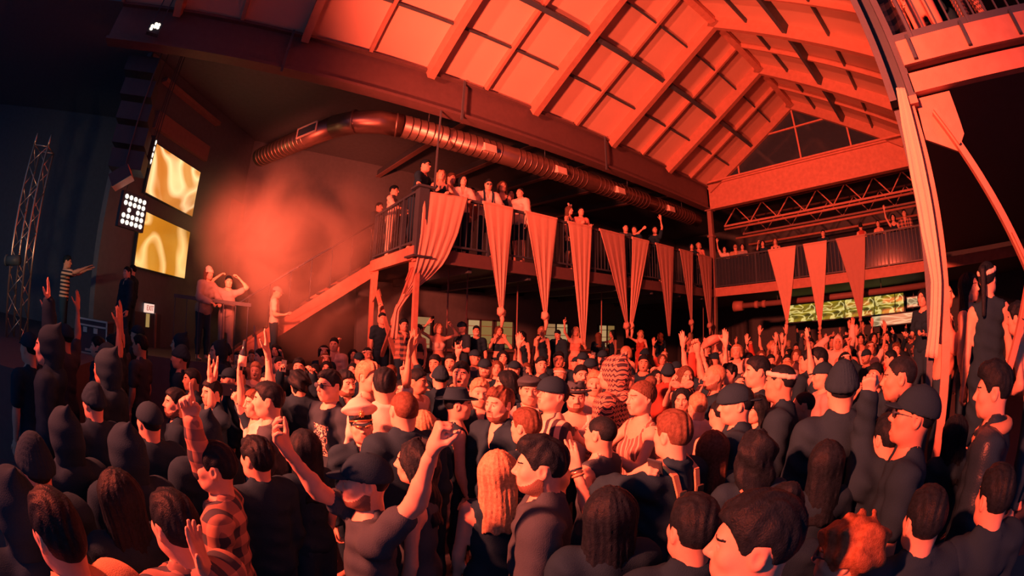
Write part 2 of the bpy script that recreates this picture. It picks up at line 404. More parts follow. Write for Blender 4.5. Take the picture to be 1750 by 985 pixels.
for x in (.34, .86, 1.4): MB().box((x, 3.07, 3.80), (x+.03, 3.12, 4.0)).build('clip', 'black_metal', rb)
MB().bar((.24, 3.16, 4.03), (5.7, 3.16, 4.03), .05, .06).build('bottom_rail', 'steel_dark', rb)
for x in np.arange(.42, 3.2, .13): MB().bar((x, 3.16, 4.03), (x, 3.16, 5.05), .016, .016).build('baluster', 'steel_dark', rb)
for x in (.4, .98, 1.7): MB().bar((x, 3.15, 3.98), (x, 3.15, 5.1), .05, .03).build('post', 'steel_dark', rb)
MB().bar((.24, 3.16, 5.08), (5.7, 3.16, 5.08), .07, .05).build('top_rail', 'steel_dark', rb)

# ---- staircase down from the left balcony
st = thing('staircase', (-10.4, 1.5, 1.2), 'staircase with broad red-lit stringer descending from balcony into smoke', 'staircase')
def stz(y): return ZS1-(YB-y)*.715
for x in (-9.98, -11.0): MB().prism([(x, YB, ZS1), (x, YB, ZS1-.36), (x, .05, stz(.05)-.33), (x, -.1, 1.2), (x, -.1, stz(-.1)+.0)], (1, 0, 0), .06).build('stringer', 'steel_red', st)
tread = MB().box((-10.97, -.14, -.04), (-10.01, .14, 0)).mesh('tread', 'steel_dark', (-10.4, 0, 0))
for i in range(13):
    y = YB-.2-i*.26; link('tread', tread, st, (0, y-1.5, stz(y)-1.2-.08))
MB().tube([(-9.98, YB, ZS1+.95), (-9.98, -.1, stz(-.1)+.95)], .022, 8).build('handrail', 'black_metal', st, True)
for i in range(8):
    y = YB-.1-i*.46; MB().tube([(-9.98, y, stz(y)), (-9.98, y, stz(y)+.95)], .013, 6).build('baluster', 'black_metal', st, True)
ls = thing('guard_rail', (-9.2, -.4, 1.2), 'dark guard rail on the landing before the two watchers', 'railing')
MB().box((-9.24, -1.1, 2.36), (-9.16, .55, 2.43)).build('top_rail', 'black_metal', ls)
for i in range(7): MB().bar((-9.2, -1.07+i*.26, 1.2), (-9.2, -1.07+i*.26, 2.37), .018, .018).build('baluster', 'black_metal', ls)

# ---- open-web joists and pipes under the far gallery roof
def joist(y, z0, z1, x0, x1, n, label, mt='steel_red'):
    t = thing('roof_truss', ((x0+x1)/2, y, z0), label, 'truss')
    MB().bar((x0, y, z1), (x1, y, z1), .06, .07).build('top_chord', mt, t)
    MB().bar((x0, y, z0), (x1, y, z0), .06, .07).build('bottom_chord', mt, t)
    for i in range(n):
        a = x0+(x1-x0)*i/n; b = x0+(x1-x0)*(i+1)/n
        MB().bar((a, y, z0 if i % 2 == 0 else z1), (b, y, z1 if i % 2 == 0 else z0), .04, .04).build('web_bar', mt, t)
joist(15.6, 6.2, 6.86, -7.6, .4, 14, 'red zigzag steel truss just below the far gable beam')
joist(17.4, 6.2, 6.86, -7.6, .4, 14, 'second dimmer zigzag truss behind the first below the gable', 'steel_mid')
for i, (y, z) in enumerate(((15.2, 5.98), (16.2, 5.8), (17.5, 5.75))):
    o = MB().tube([(-7.4, y, z), (.6, y, z)], .045, 8).build('ceiling_pipe', 'steel_red', None, True)
    tag(o, ['front', 'middle', 'rear'][i]+' long straight ceiling pipe above the far balcony crowd', 'pipe')
for i, y in enumerate((4.6, 6.6, 8.6, 10.6, 12.6)):
    t = thing('ceiling_joist', (-10, y, 6.7), ['first', 'second', 'third', 'fourth', 'fifth'][i]+' dark ceiling joist above the left balcony from the stairs', 'beam')
    MB().bar((-13.9, y, 7.3), (XL-.3, y, 6.9), .08, .22).build('web', 'steel_dark', t)
    MB().bar((-13.9, y, 7.18), (XL-.3, y, 6.78), .16, .03).build('flange', 'steel_mid', t)

# ---- spiral duct
du = thing('air_duct', (-7.95, 7, 6.2), 'round spiral metal air duct running under the eave beam', 'duct')
DX = -7.95
path = [(DX, 14.0, 6.2), (DX, 3.0, 6.2)]
MB().tube(path, .235, 24).build('straight_pipe', 'galvanised', du, True)
bend = [(DX-1.1+1.1*cos(a), 3.0-1.1*sin(a)*.9, 6.2+.02*a) for a in np.linspace(0, pi/2, 7)]
bend = [(DX, 3.0, 6.2), (DX-.08, 2.55, 6.2), (DX-.35, 2.1, 6.2), (DX-.8, 1.75, 6.2)]
MB().tube(bend, .245, 24).build('elbow', 'galvanised', du, True)
MB().tube([bend[-1], (-11.5, .4, 6.2)], .235, 24).build('branch_pipe', 'galvanised', du, True)
ring = MB().tube([(0, -.012, 0), (0, .012, 0)], .245, 24).mesh('seam_ring', 'galvanised', smooth=True)
for i in range(62):
    if i % 16 in (14, 15): continue
    link('seam_ring', ring, du, (0, 3.15+i*.17-7, 0))
bd = Vector((-11.5, .4, 6.2))-Vector(bend[-1]); an = atan2(bd.y, bd.x)-pi/2
for i in range(14):
    p = Vector(bend[-1])+bd*(.30+i*.05); link('seam_ring', ring, du, (p.x-DX, p.y-7, p.z-6.2), (0, 0, an))
for i in range(2): link('seam_ring', ring, du, (-.02-.3*i, 2.9-.8*i-7, 0), (0, 0, -.35-.4*i), (1.04, 1.6, 1.04))
for y in (5.0, 7.1, 9.35, 11.9):
    v = MB().prism([(DX+.1, y, 6.08), (DX+.33, y, 6.02), (DX+.30, y, 6.2), (DX+.12, y, 6.3)], (0, 1, 0), .3).build('side_outlet', 'pale_paint', du)
q = [Vector(bend[-1])+bd*t for t in (.10, .33)]
nn = Vector((bd.y, -bd.x, 0)).normalized()
if nn.x < 0: nn = -nn
fr = MB()
for a, b in (((0, -.1), (1, -.1)), ((0, .12), (1, .12)), ((0, -.1), (0, .12)), ((1, -.1), (1, .12))):
    P = [q[int(u)]+nn*.25+Vector((0, 0, w)) for u, w in (a, b)]
    fr.bar(P[0], P[1], .03, .03)
fr.build('grille_frame', 'pale_paint', du)
MB().prism([q[0]+nn*.24+Vector((0, 0, -.1)), q[1]+nn*.24+Vector((0, 0, -.1)), q[1]+nn*.24+Vector((0, 0, .12)), q[0]+nn*.24+Vector((0, 0, .12))], nn, .02).build('grille', 'black_metal', du)
for y in (3.6, 6.8, 10.0, 13.0): MB().tube([(DX, y, 6.4), (DX, y, 7.6)], .012, 6).build('hanger_rod', 'steel_dark', du)

# ================================================================== BANNERS AND DRAPES
def sheet(name, L, Rr, t, n_fold, amp, nrm, mt, nu=28, thick=.006, parent=None, taper=True):
    """cloth between two edge polylines (world points), pleated along nrm"""
    L = np.array(L, float); Rr = np.array(Rr, float); nrm = np.array(nrm, float)
    nv = t
    def samp(P):
        d = np.r_[0, np.cumsum(np.linalg.norm(np.diff(P, axis=0), axis=1))]; d /= d[-1]
        return np.stack([np.interp(np.linspace(0, 1, nv), d, P[:, i]) for i in range(3)], 1)
    A, B = samp(L), samp(Rr); V = []
    ph = RNG.random()*6
    for j in range(nv):
        v = j/(nv-1)
        for i in range(nu):
            u = i/(nu-1)
            a = amp*(.25+.75*min(1, v*2.2)); wv = sin(u*n_fold*2*pi+ph+1.5*v)+.4*sin(u*n_fold*4.3*pi+ph*2-v*3)
            wid = np.linalg.norm(B[j]-A[j]); a = min(a, wid*.22)
            V.append(A[j]*(1-u)+B[j]*u+nrm*(wv*a))
    F = np.array([(j*nu+i, j*nu+i+1, (j+1)*nu+i+1, (j+1)*nu+i) for j in range(nv-1) for i in range(nu-1)])
    V = np.array(V); n = len(V); V2 = np.r_[V, V-nrm*thick]
    rim = [(i, i+n, i+1+n, i+1) for i in range(nu-1)]+[((nv-1)*nu+i+1, (nv-1)*nu+i+1+n, (nv-1)*nu+i+n, (nv-1)*nu+i) for i in range(nu-1)]
    rim += [((j+1)*nu, (j+1)*nu+n, j*nu+n, j*nu) for j in range(nv-1)]+[(j*nu+nu-1, j*nu+nu-1+n, (j+1)*nu+nu-1+n, (j+1)*nu+nu-1) for j in range(nv-1)]
    F2 = np.r_[F, F[:, ::-1]+n, np.array(rim)]
    r = parent
    while r is not None and r.parent is not None: r = r.parent
    org = BASE[r.name] if r is not None else V.mean(0)
    return link(name, mesh_np(name, V2-org, F2, [mt]), parent, (0, 0, 0) if parent else org)
def knot(parent, p, r, mt, tail=.22, name='knot'):
    mb = MB(); p = np.array(p); V = []; F = []
    nu, nv = 12, 9
    for j in range(nv):
        th = pi*j/(nv-1)
        for i in range(nu):
            a = 2*pi*i/nu; rr = r*(1+.18*sin(3*a+2*th)+.1*sin(5*th+a))
            V.append(p+np.array([cos(a)*sin(th)*rr, sin(a)*sin(th)*rr*1.1, cos(th)*rr*1.15]))
    for j in range(nv-1):
        for i in range(nu): F.append((j*nu+i, (j+1)*nu+i, (j+1)*nu+(i+1) % nu, j*nu+(i+1) % nu))
    mb.add(V, F); mb.tube([p+[0, 0, -r*.6], p+[0, .03, -r-.06], p+[0, .01, -r-tail]], [r*.5, r*.55, r*.25], 8)
    return mb.build(name, mt, parent, True)
BX = XL+.07
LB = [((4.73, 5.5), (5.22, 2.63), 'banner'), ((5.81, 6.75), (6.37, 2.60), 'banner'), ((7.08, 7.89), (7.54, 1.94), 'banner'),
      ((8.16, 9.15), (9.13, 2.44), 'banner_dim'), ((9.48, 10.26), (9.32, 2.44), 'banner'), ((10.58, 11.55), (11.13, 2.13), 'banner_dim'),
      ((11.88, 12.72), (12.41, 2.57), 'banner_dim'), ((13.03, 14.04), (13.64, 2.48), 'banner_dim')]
ORD = ['second', 'third', 'fourth', 'fifth', 'sixth', 'seventh', 'eighth', 'ninth']
WHAT = ['smooth tapered banner knotted at its foot', 'tapered banner with knotted dangling end', 'longest tapered banner, its tip held by a woman', 'banner slanting right to a shared knot',
        'banner slanting left to a shared knot', 'long dim tapered banner', 'narrow pleated banner', 'last dim banner beside the corner column']
for i, ((y0, y1), (yk, zk), mt) in enumerate(LB):
    t = thing('hanging_banner', (BX, (y0+y1)/2, zk), WHAT[i]+', '+ORD[i]+' along the left balcony', 'banner', 'banners on the left balcony')
    mid = .42; e = .05
    Lp = [(BX, y0, ZRAIL), (BX+.02, y0+(yk-e-y0)*.5, ZRAIL+(zk-ZRAIL)*.5), (BX+.05, yk-e, zk)]
    Rp = [(BX, y1, ZRAIL), (BX+.02, y1+(yk+e-y1)*.5, ZRAIL+(zk-ZRAIL)*.5), (BX+.05, yk+e, zk)]
    sheet('cloth', Lp, Rp, 30, 3.5, .008, (1, 0, 0), mt, parent=t)
    MB().bar((BX-.02, y0, ZRAIL), (BX-.02, y1, ZRAIL), .03, .06).build('hem', mt, t)
    if i not in (2, 5): knot(t, (BX+.05, yk, zk-.04), .085, mt)
# the first banner, pulled sideways round the corner column by people below
t = thing('hanging_banner', (BX, 3.8, 2.6), 'widest banner swept sideways behind the balcony corner column, pulled from below', 'banner', 'banners on the left balcony')
Lp = [atx(*p, BX+o) for p, o in (((725, 326), 0), ((719, 400), .02), ((713, 440), .05), ((709, 460), .03), ((703, 482), -.12), ((688, 510), -.22))]
Rp = [atx(*p, BX+o) for p, o in (((800, 338), 0), ((783, 400), .02), ((766, 438), .05), ((756, 454), .03), ((738, 472), -.12), ((702, 502), -.22))]
sheet('cloth', Lp, Rp, 34, 5, .010, (1, 0, 0), 'banner', nu=36, parent=t)
Lp = [atx(*p, BX-.22) for p in ((688, 503), (674, 530), (667, 578))]; Rp = [atx(*p, BX-.22) for p in ((704, 500), (682, 530), (680, 580))]
sheet('tail', Lp, Rp, 14, 2, .02, (1, 0, 0), 'banner', nu=10, parent=t)
YG = YF-.085
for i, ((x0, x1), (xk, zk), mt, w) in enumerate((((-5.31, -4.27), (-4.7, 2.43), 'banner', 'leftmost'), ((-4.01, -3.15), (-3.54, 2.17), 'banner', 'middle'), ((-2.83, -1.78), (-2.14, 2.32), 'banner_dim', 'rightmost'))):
    t = thing('hanging_banner', ((x0+x1)/2, YG, zk), w+' of three flat pointed banners on the far balcony', 'banner', 'banners on the far balcony')
    sheet('cloth', [(x0, YG, ZRAIL), ((x0+xk-.05)/2, YG-.03, (ZRAIL+zk)/2), (xk-.04, YG-.06, zk)], [(x1, YG, ZRAIL), ((x1+xk+.05)/2, YG-.03, (ZRAIL+zk)/2), (xk+.04, YG-.06, zk)], 24, 3, .008, (0, -1, 0), mt, nu=20, parent=t)
    MB().bar((x0, YG+.02, ZRAIL), (x1, YG+.02, ZRAIL), .03, .05).build('hem', mt, t)
    knot(t, (xk, YG-.06, zk-.03), .06, mt, .3)
def pix_sheet(name, lab, Lpx, Rpx, y, mt, nf, amp, cat='drape', nu=22):
    A = [aty(*p, y) for p in Lpx]; B = [aty(*p, y) for p in Rpx]
    o = sheet(name, A, B, 40, nf, amp, (0, -1, 0), mt, nu=nu); return tag(o, lab, cat)
pix_sheet('column_drape', 'long pale cloth wound down the near right column', [(1531, 150), (1541, 215), (1556, 300), (1575, 400), (1591, 480), (1588, 560), (1581, 610)],
          [(1546, 150), (1566, 225), (1583, 300), (1600, 400), (1609, 480), (1606, 560), (1602, 614)], 3.1, 'banner', 2.2, .006)
pix_sheet('column_drape', 'short pale cloth strip hanging behind the right column post', [(1606, 470), (1601, 540), (1597, 586)], [(1619, 470), (1616, 540), (1611, 590)], 3.3, 'banner', 1.5, .01, nu=12)
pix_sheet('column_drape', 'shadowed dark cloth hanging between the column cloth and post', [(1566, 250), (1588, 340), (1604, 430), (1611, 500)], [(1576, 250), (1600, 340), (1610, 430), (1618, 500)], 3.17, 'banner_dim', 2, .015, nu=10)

# ================================================================== STAGE SIDE
WA, WB = np.array((-9.55, -3.05)), np.array((-13.9, .18)); WD = unit2 = (WB-WA)/np.linalg.norm(WB-WA); WN = np.array((-WD[1], WD[0]))
if WN@(-WA) < 0: WN = -WN
struct('wall_screen', MB().prism([(*(WA-WN*.1), 1.16), (*(WB-WN*.1), 1.16), (*(WB-WN*.1), 7.6), (*(WA-WN*.1), 7.6)], (*WN, 0), .2), 'dark_wall')
def onwall(px, py, off=0.0):
    d = ray(px, py); t = (WA@WN+off)/(d[0]*WN[0]+d[1]*WN[1]); return np.array([0, 0, CH])+d*t
def wallbox(px, py, w, h, t, z0=None, off=0.0):
    c = onwall(px, py, off); a = c[:2]-WD*w/2; b = c[:2]+WD*w/2; z0 = c[2]-h/2 if z0 is None else z0
    return MB().prism([(*(a+WN*t/2), z0), (*(b+WN*t/2), z0), (*(b+WN*t/2), z0+h), (*(a+WN*t/2), z0+h)], (*WN, 0), t)
def video_screen(lab, c, mt, thick=.08):
    """c: four corners TL, TR, BR, BL"""
    c = [Vector(p) for p in c]; n = (c[1]-c[0]).cross(c[3]-c[0]).normalized()
    if n.dot(Vector((0, 0, CH))-c[0]) < 0: n = -n
    mid = sum(c, Vector())/4
    t = thing('video_screen', mid, lab, 'screen')
    MB().prism([p+(p-mid)*.04-n*.05 for p in c], n, thick).build('housing', 'black_plastic', t)
    MB().prism(c, n, .012).build('display', mt, t)
    return t
def scr(px4, dl, dr):
    """corner pixels TL,TR,BR,BL on a vertical plane given by horizontal distances of its left and right edges"""
    out = []
    for p, d in zip(px4, (dl, dr, dr, dl)):
        v = ray(*p); out.append(np.array([0, 0, CH])+v*d/hypot(v[0], v[1]))
    for a, b in ((0, 3), (1, 2)):
        mx = (out[a][:2]+out[b][:2])/2; out[a][:2] = mx; out[b][:2] = mx
    return out
sm1 = screen_mat('video_orange_a', (.75, .20, .02), (1.0, .42, .10), (1.0, .80, .45), .95, .62, .4)
sm2 = screen_mat('video_orange_b', (.80, .25, .01), (.95, .38, .04), (1.0, .75, .35), .8, .5, 2.3)
video_screen('upper tilted orange video screen with bright light streaks on dark side wall', scr(((268, 246), (343, 295), (328, 370), (248, 328)), 10.6, 12.0), sm1)
video_screen('lower orange video screen with pale curved light streaks', scr(((246, 360), (325, 397), (315, 476), (228, 454)), 10.6, 12.0), sm2)
LED = emit_mat('led_white', (1.0, .80, .62), 1.9)
def led_panel(lab, c, right, up, rows, pitch, r, depth=.12, housing=True):
    c = Vector(c); right = Vector(right).normalized(); up = Vector(up).normalized(); n = right.cross(up)
    if n.dot(Vector((0, 0, CH))-c) < 0: n = -n
    nr = len(rows); nc = max(max(x) for x in rows)+1
    t = thing('led_blinder', c, lab, 'stage light')
    w, h = nc*pitch/2+.04, nr*pitch/2+.04
    MB().prism([c+right*sx*w+up*sz*h-n*depth/2 for sx, sz in ((-1, -1), (1, -1), (1, 1), (-1, 1))], n, depth).build('housing', 'black_plastic', t)
    mb = MB(); k = 12
    mb.add([tuple(right*(r*cos(2*pi*i/k))+up*(r*sin(2*pi*i/k))+n*.012) for i in range(k)]+[tuple(n*.03)]+[tuple(right*(r*cos(2*pi*i/k))+up*(r*sin(2*pi*i/k))-n*.01) for i in range(k)],
           [(i, (i+1) % k, k) for i in range(k)]+[(k+1+i, k+1+(i+1) % k, (i+1) % k, i) for i in range(k)])
    for sx in (-1, 1): MB().tube([c+right*(sx*w*.7)+up*h-n*depth/2, Vector((*(c+right*(sx*w*.7)-n*depth/2).xy, 7.63))], .012, 6).build('hanging_rod', 'black_metal', t)
    lm = mb.mesh('lens', LED)
    for j, row in enumerate(rows):
        for i in row:
            p = right*((i-(nc-1)/2)*pitch)+up*(((nr-1)/2-j)*pitch); link('lens', lm, t, p)
    return t
v = ray(228, 362); hx = Vector((v[0], v[1], 0)).normalized(); rt = Vector((-hx.y, hx.x, 0)) * -1
lp = atx(228, 362, -8.7)
led_panel('square bank of round white-hot lamps beside the video screens', lp, (rt+hx*.55).normalized(), (0, 0, 1), [range(5)]*2+[(1, 3, 4)]+[range(5)]*2, .115, .044)
lp2 = atx(262, 260, -8.9)
led_panel('narrow column of four round lamps at the corner of the upper screen', lp2, (rt*.3+hx).normalized(), (0, 0, 1), [(0,), (0,), (0,), (0,)], .13, .05)
lp3 = atx(265, 46, -7.15)
led_panel('small glowing lamp cluster high in the dark upper left', lp3, rt, (0, 0, 1), [(1, 2), (0, 1, 2), (0,)], .06, .034)
# dark hanging speaker stack in front of screens
sp = thing('line_array_speaker', atx(205, 190, -8.6), 'tall dark hanging speaker stack left of the orange screens', 'speaker')
for i, (px, py) in enumerate(((250, 120), (244, 160), (238, 200), (232, 240), (226, 280))):
    p = Vector(atx(px, py, -8.3)); d = Vector((0, -1, 0)); u = Vector((0, .06*i, 1)).normalized()
    MB().bar(p+Vector((0, .28, 0)), p+Vector((0, -.45, 0)), .5, .34, up=u).build('cabinet', 'black_plastic', sp)
p = Vector(atx(207, 314, -8.0))
mn = thing('stage_monitor', p, 'tilted red-lit wedge speaker hanging left of the lamp bank', 'speaker')
MB().bar(p+Vector((0, -.2, -.02)), p+Vector((0, .16, .22)), .34, .22, up=(0, -.5, 1)).build('cabinet', 'steel_red', mn)
MB().bar(p+Vector((.18, -.19, -.02)), p+Vector((.18, .15, .22)), .02, .24, up=(0, -.5, 1)).build('grille', 'black_metal', mn)
MB().tube([p+Vector((0, 0, .15)), Vector((p.x, p.y, 7.63))], .015, 6).build('hanging_rod', 'black_metal', mn)
MB().tube([Vector(atx(250, 120, -8.3)), Vector((*atx(250, 120, -8.3)[:2], 7.63))], .03, 6).build('hanging_rod', 'black_metal', sp)
# ground support truss tower
tw = thing('lighting_truss', atx(22, 560, -8.2), 'upright aluminium box truss tower at the far left', 'truss')
bl, brr = atx(12, 545, -8.2), atx(48, 545, -8.2)
tl, tr = atx(57, 262, -8.2), atx(85, 262, -8.2)
ctr = (bl+brr)/2; hw = .19
C4 = []
for dx, dy in ((hw, -hw), (hw, hw), (-hw, hw), (-hw, -hw)):
    a = Vector((ctr[0]+dx, ctr[1]+dy, 1.15)); b = Vector((ctr[0]+dx, ctr[1]+dy, 4.55)); C4.append((a, b))
    MB().tube([a, b], .026, 8).build('chord', 'alu', tw, True)
for i in range(4):
    (a, b), (c, d) = C4[i], C4[(i+1) % 4]
    for k in range(9):
        t0, t1 = k/9, (k+1)/9
        p, q2 = (a.lerp(b, t0), c.lerp(d, t1)) if k % 2 == 0 else (c.lerp(d, t0), a.lerp(b, t1))
        MB().tube([p, q2], .011, 6).build('diagonal', 'alu', tw, True)
    MB().tube([b, d], .014, 6).build('end_bar', 'alu', tw, True)
for (a, b) in (C4[0], C4[1]): MB().tube([b, b+Vector((0, 0, .22))], [.03, .02], 8).build('spigot', 'alu', tw, True)
tl = thing('moving_light', Vector((ctr[0]+.3, ctr[1], 2.35)), 'dark lamp clamped across the truss tower', 'stage light')
MB().tube([Vector((ctr[0]+.28, ctr[1]-.25, 2.45)), Vector((ctr[0]+.28, ctr[1]+.1, 2.5))], .09, 12).build('body', 'black_plastic', tl, True)
MB().tube([Vector((ctr[0]+.28, ctr[1]-.24, 2.45)), Vector((ctr[0]+.28, ctr[1]-.28, 2.45))], .1, 12).build('lens_ring', 'steel_dark', tl, True)
# flight case on the stage edge
fc = thing('flight_case', atx(157, 612, -8.2), 'black flight case with bright metal edges on the dark stage', 'case')
o = atx(157, 612, -8.2); x0, x1, y0, y1, z0, z1 = o[0]-.5, o[0]+.05, o[1]-.33, o[1]+.33, 1.15, 1.74
MB().box((x0, y0, z0), (x1, y1, z1)).build('body', 'black_plastic', fc)
for a, b in (((x1, y0, z1), (x1, y1, z1)), ((x1, y0, z1-.1), (x1, y1, z1-.1)), ((x1, y0, z0), (x1, y0, z1)), ((x1, y1, z0), (x1, y1, z1)), ((x1, y0, z0+.02), (x1, y1, z0+.02)), ((x0, y1, z1), (x1, y1, z1))):
    MB().bar(a, b, .03, .03).build('edge_trim', 'alu', fc)
for y in (y0+.15, y0+.38): MB().box((x1, y, z1-.22), (x1+.02, y+.09, z1-.13)).build('latch', 'alu', fc)
MB().box((x1, y0+.2, z0+.06), (x1+.015, y0+.42, z0+.10)).build('handle', 'alu', fc)
# exit sign and doorway
e0 = Vector(onwall(253, 527)); ex = thing('exit_sign', e0, 'small lit EXIT sign on the dark wall above raised pointing hand', 'sign')
wallbox(253, 527, .30, .20, .08).build('housing', emit_mat('exit_white', (1.0, .62, .5), 1.0), ex)
cu = bpy.data.curves.new('exit_text', 'FONT'); cu.body = 'EXIT'; cu.size = .17; cu.align_x = 'CENTER'; cu.align_y = 'CENTER'; cu.extrude = .004
tmp = bpy.data.objects.new('tmp', cu); COL.objects.link(tmp)
dg = bpy.context.evaluated_depsgraph_get(); me = bpy.data.meshes.new_from_object(tmp.evaluated_get(dg)); bpy.data.objects.remove(tmp, do_unlink=True)
me.materials.clear(); me.materials.append(emit_mat('exit_red', (.9, .04, .01), .5))
link('lettering', me, ex, (WN[0]*.082, WN[1]*.082, 0), (pi/2, 0, atan2(WN[1], WN[0])+pi/2), (.72, .95, 1))
wallbox(253, 518, .34, .02, .1, off=0).build('bracket', 'black_metal', ex)
dp = onwall(246, 560); dr = thing('door_1', (dp[0], dp[1], 1.2), kind='structure')
wallbox(250, 556, .95, .78, .06, z0=1.2).build('leaf', 'steel_dark', dr)
wallbox(249, 556, .12, .3, .075, z0=1.66).build('pane', emit_mat('door_glow', (1.0, .6, .2), .35), dr)
wallbox(262, 556, .06, .8, .1, z0=1.2).build('frame', 'steel_mid', dr)
tag(wallbox(400, 390, .75, 2.9, .05, z0=2.6).build('trim_1', 'steel_mid'), kind='structure')
tag(wallbox(310, 236, 2.3, .42, .12).build('trim_2', 'steel_mid'), kind='structure')
tag(wallbox(325, 178, 2.6, .1, .2).build('trim_3', 'steel_mid'), kind='structure')

# ================================================================== UNDER THE BALCONIES
AMB = []
for i, (c, s) in enumerate((((.75, .38, .16), .42), ((.85, .50, .22), .55), ((.62, .34, .10), .38))):
    AMB.append(emit_mat('amber_window_%s' % 'abc'[i], c, s))
mat('blind', (.5, .42, .3), .8)
for i, (y0, y1, z0) in enumerate(((5.25, 5.8, 1.7), (7.0, 7.92, 1.75), (8.02, 8.7, 1.75), (9.95, 11.1, 1.8), (12.7, 13.65, 1.75))):
    w = thing('window_%d' % (i+2), (-11.65, (y0+y1)/2, z0), kind='structure')
    n = 2 if y1-y0 > .8 else 1
    for k in range(n):
        a, b = y0+(y1-y0)*k/n, y0+(y1-y0)*(k+1)/n
        MB().box((-11.67, a+.03, z0), (-11.64, b-.03, 2.57)).build('pane', AMB[(i+k) % 3], w)
    for y in [y0+(y1-y0)*k/n for k in range(n+1)]: MB().box((-11.68, y-.03, z0), (-11.61, y+.03, 2.6)).build('frame', 'wood_dark', w)
    MB().box((-11.68, y0-.03, 2.57), (-11.61, y1+.03, 2.63)).build('frame', 'wood_dark', w)
    for k in range(3): MB().box((-11.63, y0+.03, z0+.1+k*.27), (-11.615, y1-.03, z0+.12+k*.27)).build('blind_slat', 'blind', w)
for i, (px, py0, py1) in enumerate(((766, 495, 545), (798, 515, 555), (884, 525, 578), (1028, 535, 585), (1202, 545, 575))):
    a = atx(px, py0, -8.4); z = a[2]
    zb = .7 if a[1] < YF-.05 else 0.0
    t = thing('hanging_pole', (a[0], a[1], zb), ['thin pole behind the blonde dancer', 'short lit pole by the capped dancer', 'bright pole left of the third banner', 'thin pole right of the fourth banner', 'short pole by the corner column'][i], 'pole')
    MB().tube([(a[0], a[1], zb), (a[0], a[1], 3.54)], .018, 8).build('tube', 'steel_mid', t, True); MB().tube([(a[0], a[1], 1.6), (a[0], a[1], 1.64)], .03, 8).build('collar', 'steel_mid', t, True)
bar = thing('bar_counter', (-9.9, 9, .7), 'dark bar counter against the wall under the left balcony', 'counter')
MB().box((-11.2, 4.4, .7), (-10.6, 13.4, 1.66)).build('body', 'wood_dark', bar); MB().box((-11.25, 4.35, 1.66), (-10.52, 13.45, 1.72)).build('worktop', 'steel_mid', bar)
# far end video wall with yellow-green light streaks
sf = screen_mat('video_yellow', (.05, .035, .01), (.55, .36, .02), (1.0, .8, .3), .8, 1.3, 3.1)
fs = thing('video_wall', (-3.5, 19, 2.5), 'long yellow streaked video wall under the far balcony', 'screen')
for i in range(4):
    x0 = -6.3+i*1.36
    MB().box((x0+.015, 18.98, 2.5), (x0+1.345, 19.0, 3.2)).build('panel', sf, fs)
MB().box((-6.35, 19.0, 2.45), (-.8, 19.1, 3.25)).build('housing', 'black_plastic', fs)
for x in (-5.6, -1.6): MB().bar((x, 19.05, 3.2), (x, 19.05, 3.56), .04, .04).build('hanging_rod', 'black_metal', fs)
s2 = screen_mat('video_pale', (.5, .3, .14), (.8, .5, .25), (.9, .7, .4), .55, .7, 5.0)
for x0, x1, z0, z1, lab in ((-2.3, -.2, 2.05, 2.42, 'lower pale video strip at right under the far balcony'), (-.7, -.1, 2.62, 2.98, 'small square pale screen beside the long yellow video wall')):
    t = thing('video_screen', ((x0+x1)/2, 18.6, z0), lab, 'screen')
    MB().box((x0, 18.6, z0), (x1, 18.62, z1)).build('display', s2, t); MB().box((x0-.04, 18.62, z0-.04), (x1+.04, 18.7, z1+.04)).build('housing', 'black_plastic', t)
    MB().bar(((x0+x1)/2, 18.68, z1), ((x0+x1)/2, 18.68, 3.56), .03, .03).build('hanging_rod', 'black_metal', t)
fd = thing('air_duct', (-4, 15.2, 3.1), 'horizontal duct with round end below the far balcony', 'duct')
MB().tube([(-6.9, 15.2, 3.12), (.2, 15.2, 3.12)], .1, 14).build('pipe', 'steel_mid', fd, True)
MB().tube([(-7.15, 15.2, 3.12), (-6.8, 15.2, 3.12)], [.2, .17], 16).build('end_bell', 'steel_red', fd, True)
for x in (-6.3, -6.0): MB().tube([(x, 15.2, 3.12), (x+.12, 15.2, 3.12)], .13, 14).build('collar', 'steel_red', fd, True)
for x in (-5.4, -1.5): MB().bar((x, 15.2, 3.2), (x, 15.2, 3.56), .02, .02).build('hanging_rod', 'steel_dark', fd)

# ================================================================== SMOKE rolling over the staircase
M = bpy.data.materials.new('smoke'); M.use_nodes = True; nt = M.node_tree; nt.nodes.remove(nt.nodes['Principled BSDF'])
tc = nt.nodes.new('ShaderNodeTexCoord'); nz = nt.nodes.new('ShaderNodeTexNoise'); nz.inputs['Scale'].default_value = .62; nz.inputs['Detail'].default_value = 4; nz.inputs['Distortion'].default_value = .6
nt.links.new(tc.outputs['Object'], nz.inputs['Vector'])
gr = nt.nodes.new('ShaderNodeTexGradient'); gr.gradient_type = 'QUADRATIC_SPHERE'; mp = nt.nodes.new('ShaderNodeMapping'); mp.inputs['Scale'].default_value = (1/3.2, 1/4.0, 1/3.1)
nt.links.new(tc.outputs['Object'], mp.inputs['Vector']); nt.links.new(mp.outputs[0], gr.inputs[0])
def vm(op, a, b):
    n_ = nt.nodes.new('ShaderNodeMath'); n_.operation = op
    for i_, v_ in enumerate((a, b)):
        if isinstance(v_, (int, float)): n_.inputs[i_].default_value = v_
        else: nt.links.new(v_, n_.inputs[i_])
    return n_.outputs[0]
den = vm('MULTIPLY', vm('MULTIPLY', vm('MAXIMUM', vm('SUBTRACT', nz.outputs['Fac'], .43), 0.0), gr.outputs['Fac']), 20.0)
sc_ = nt.nodes.new('ShaderNodeVolumeScatter'); sc_.inputs['Color'].default_value = (.95, .9, .88, 1); sc_.inputs['Anisotropy'].default_value = .1
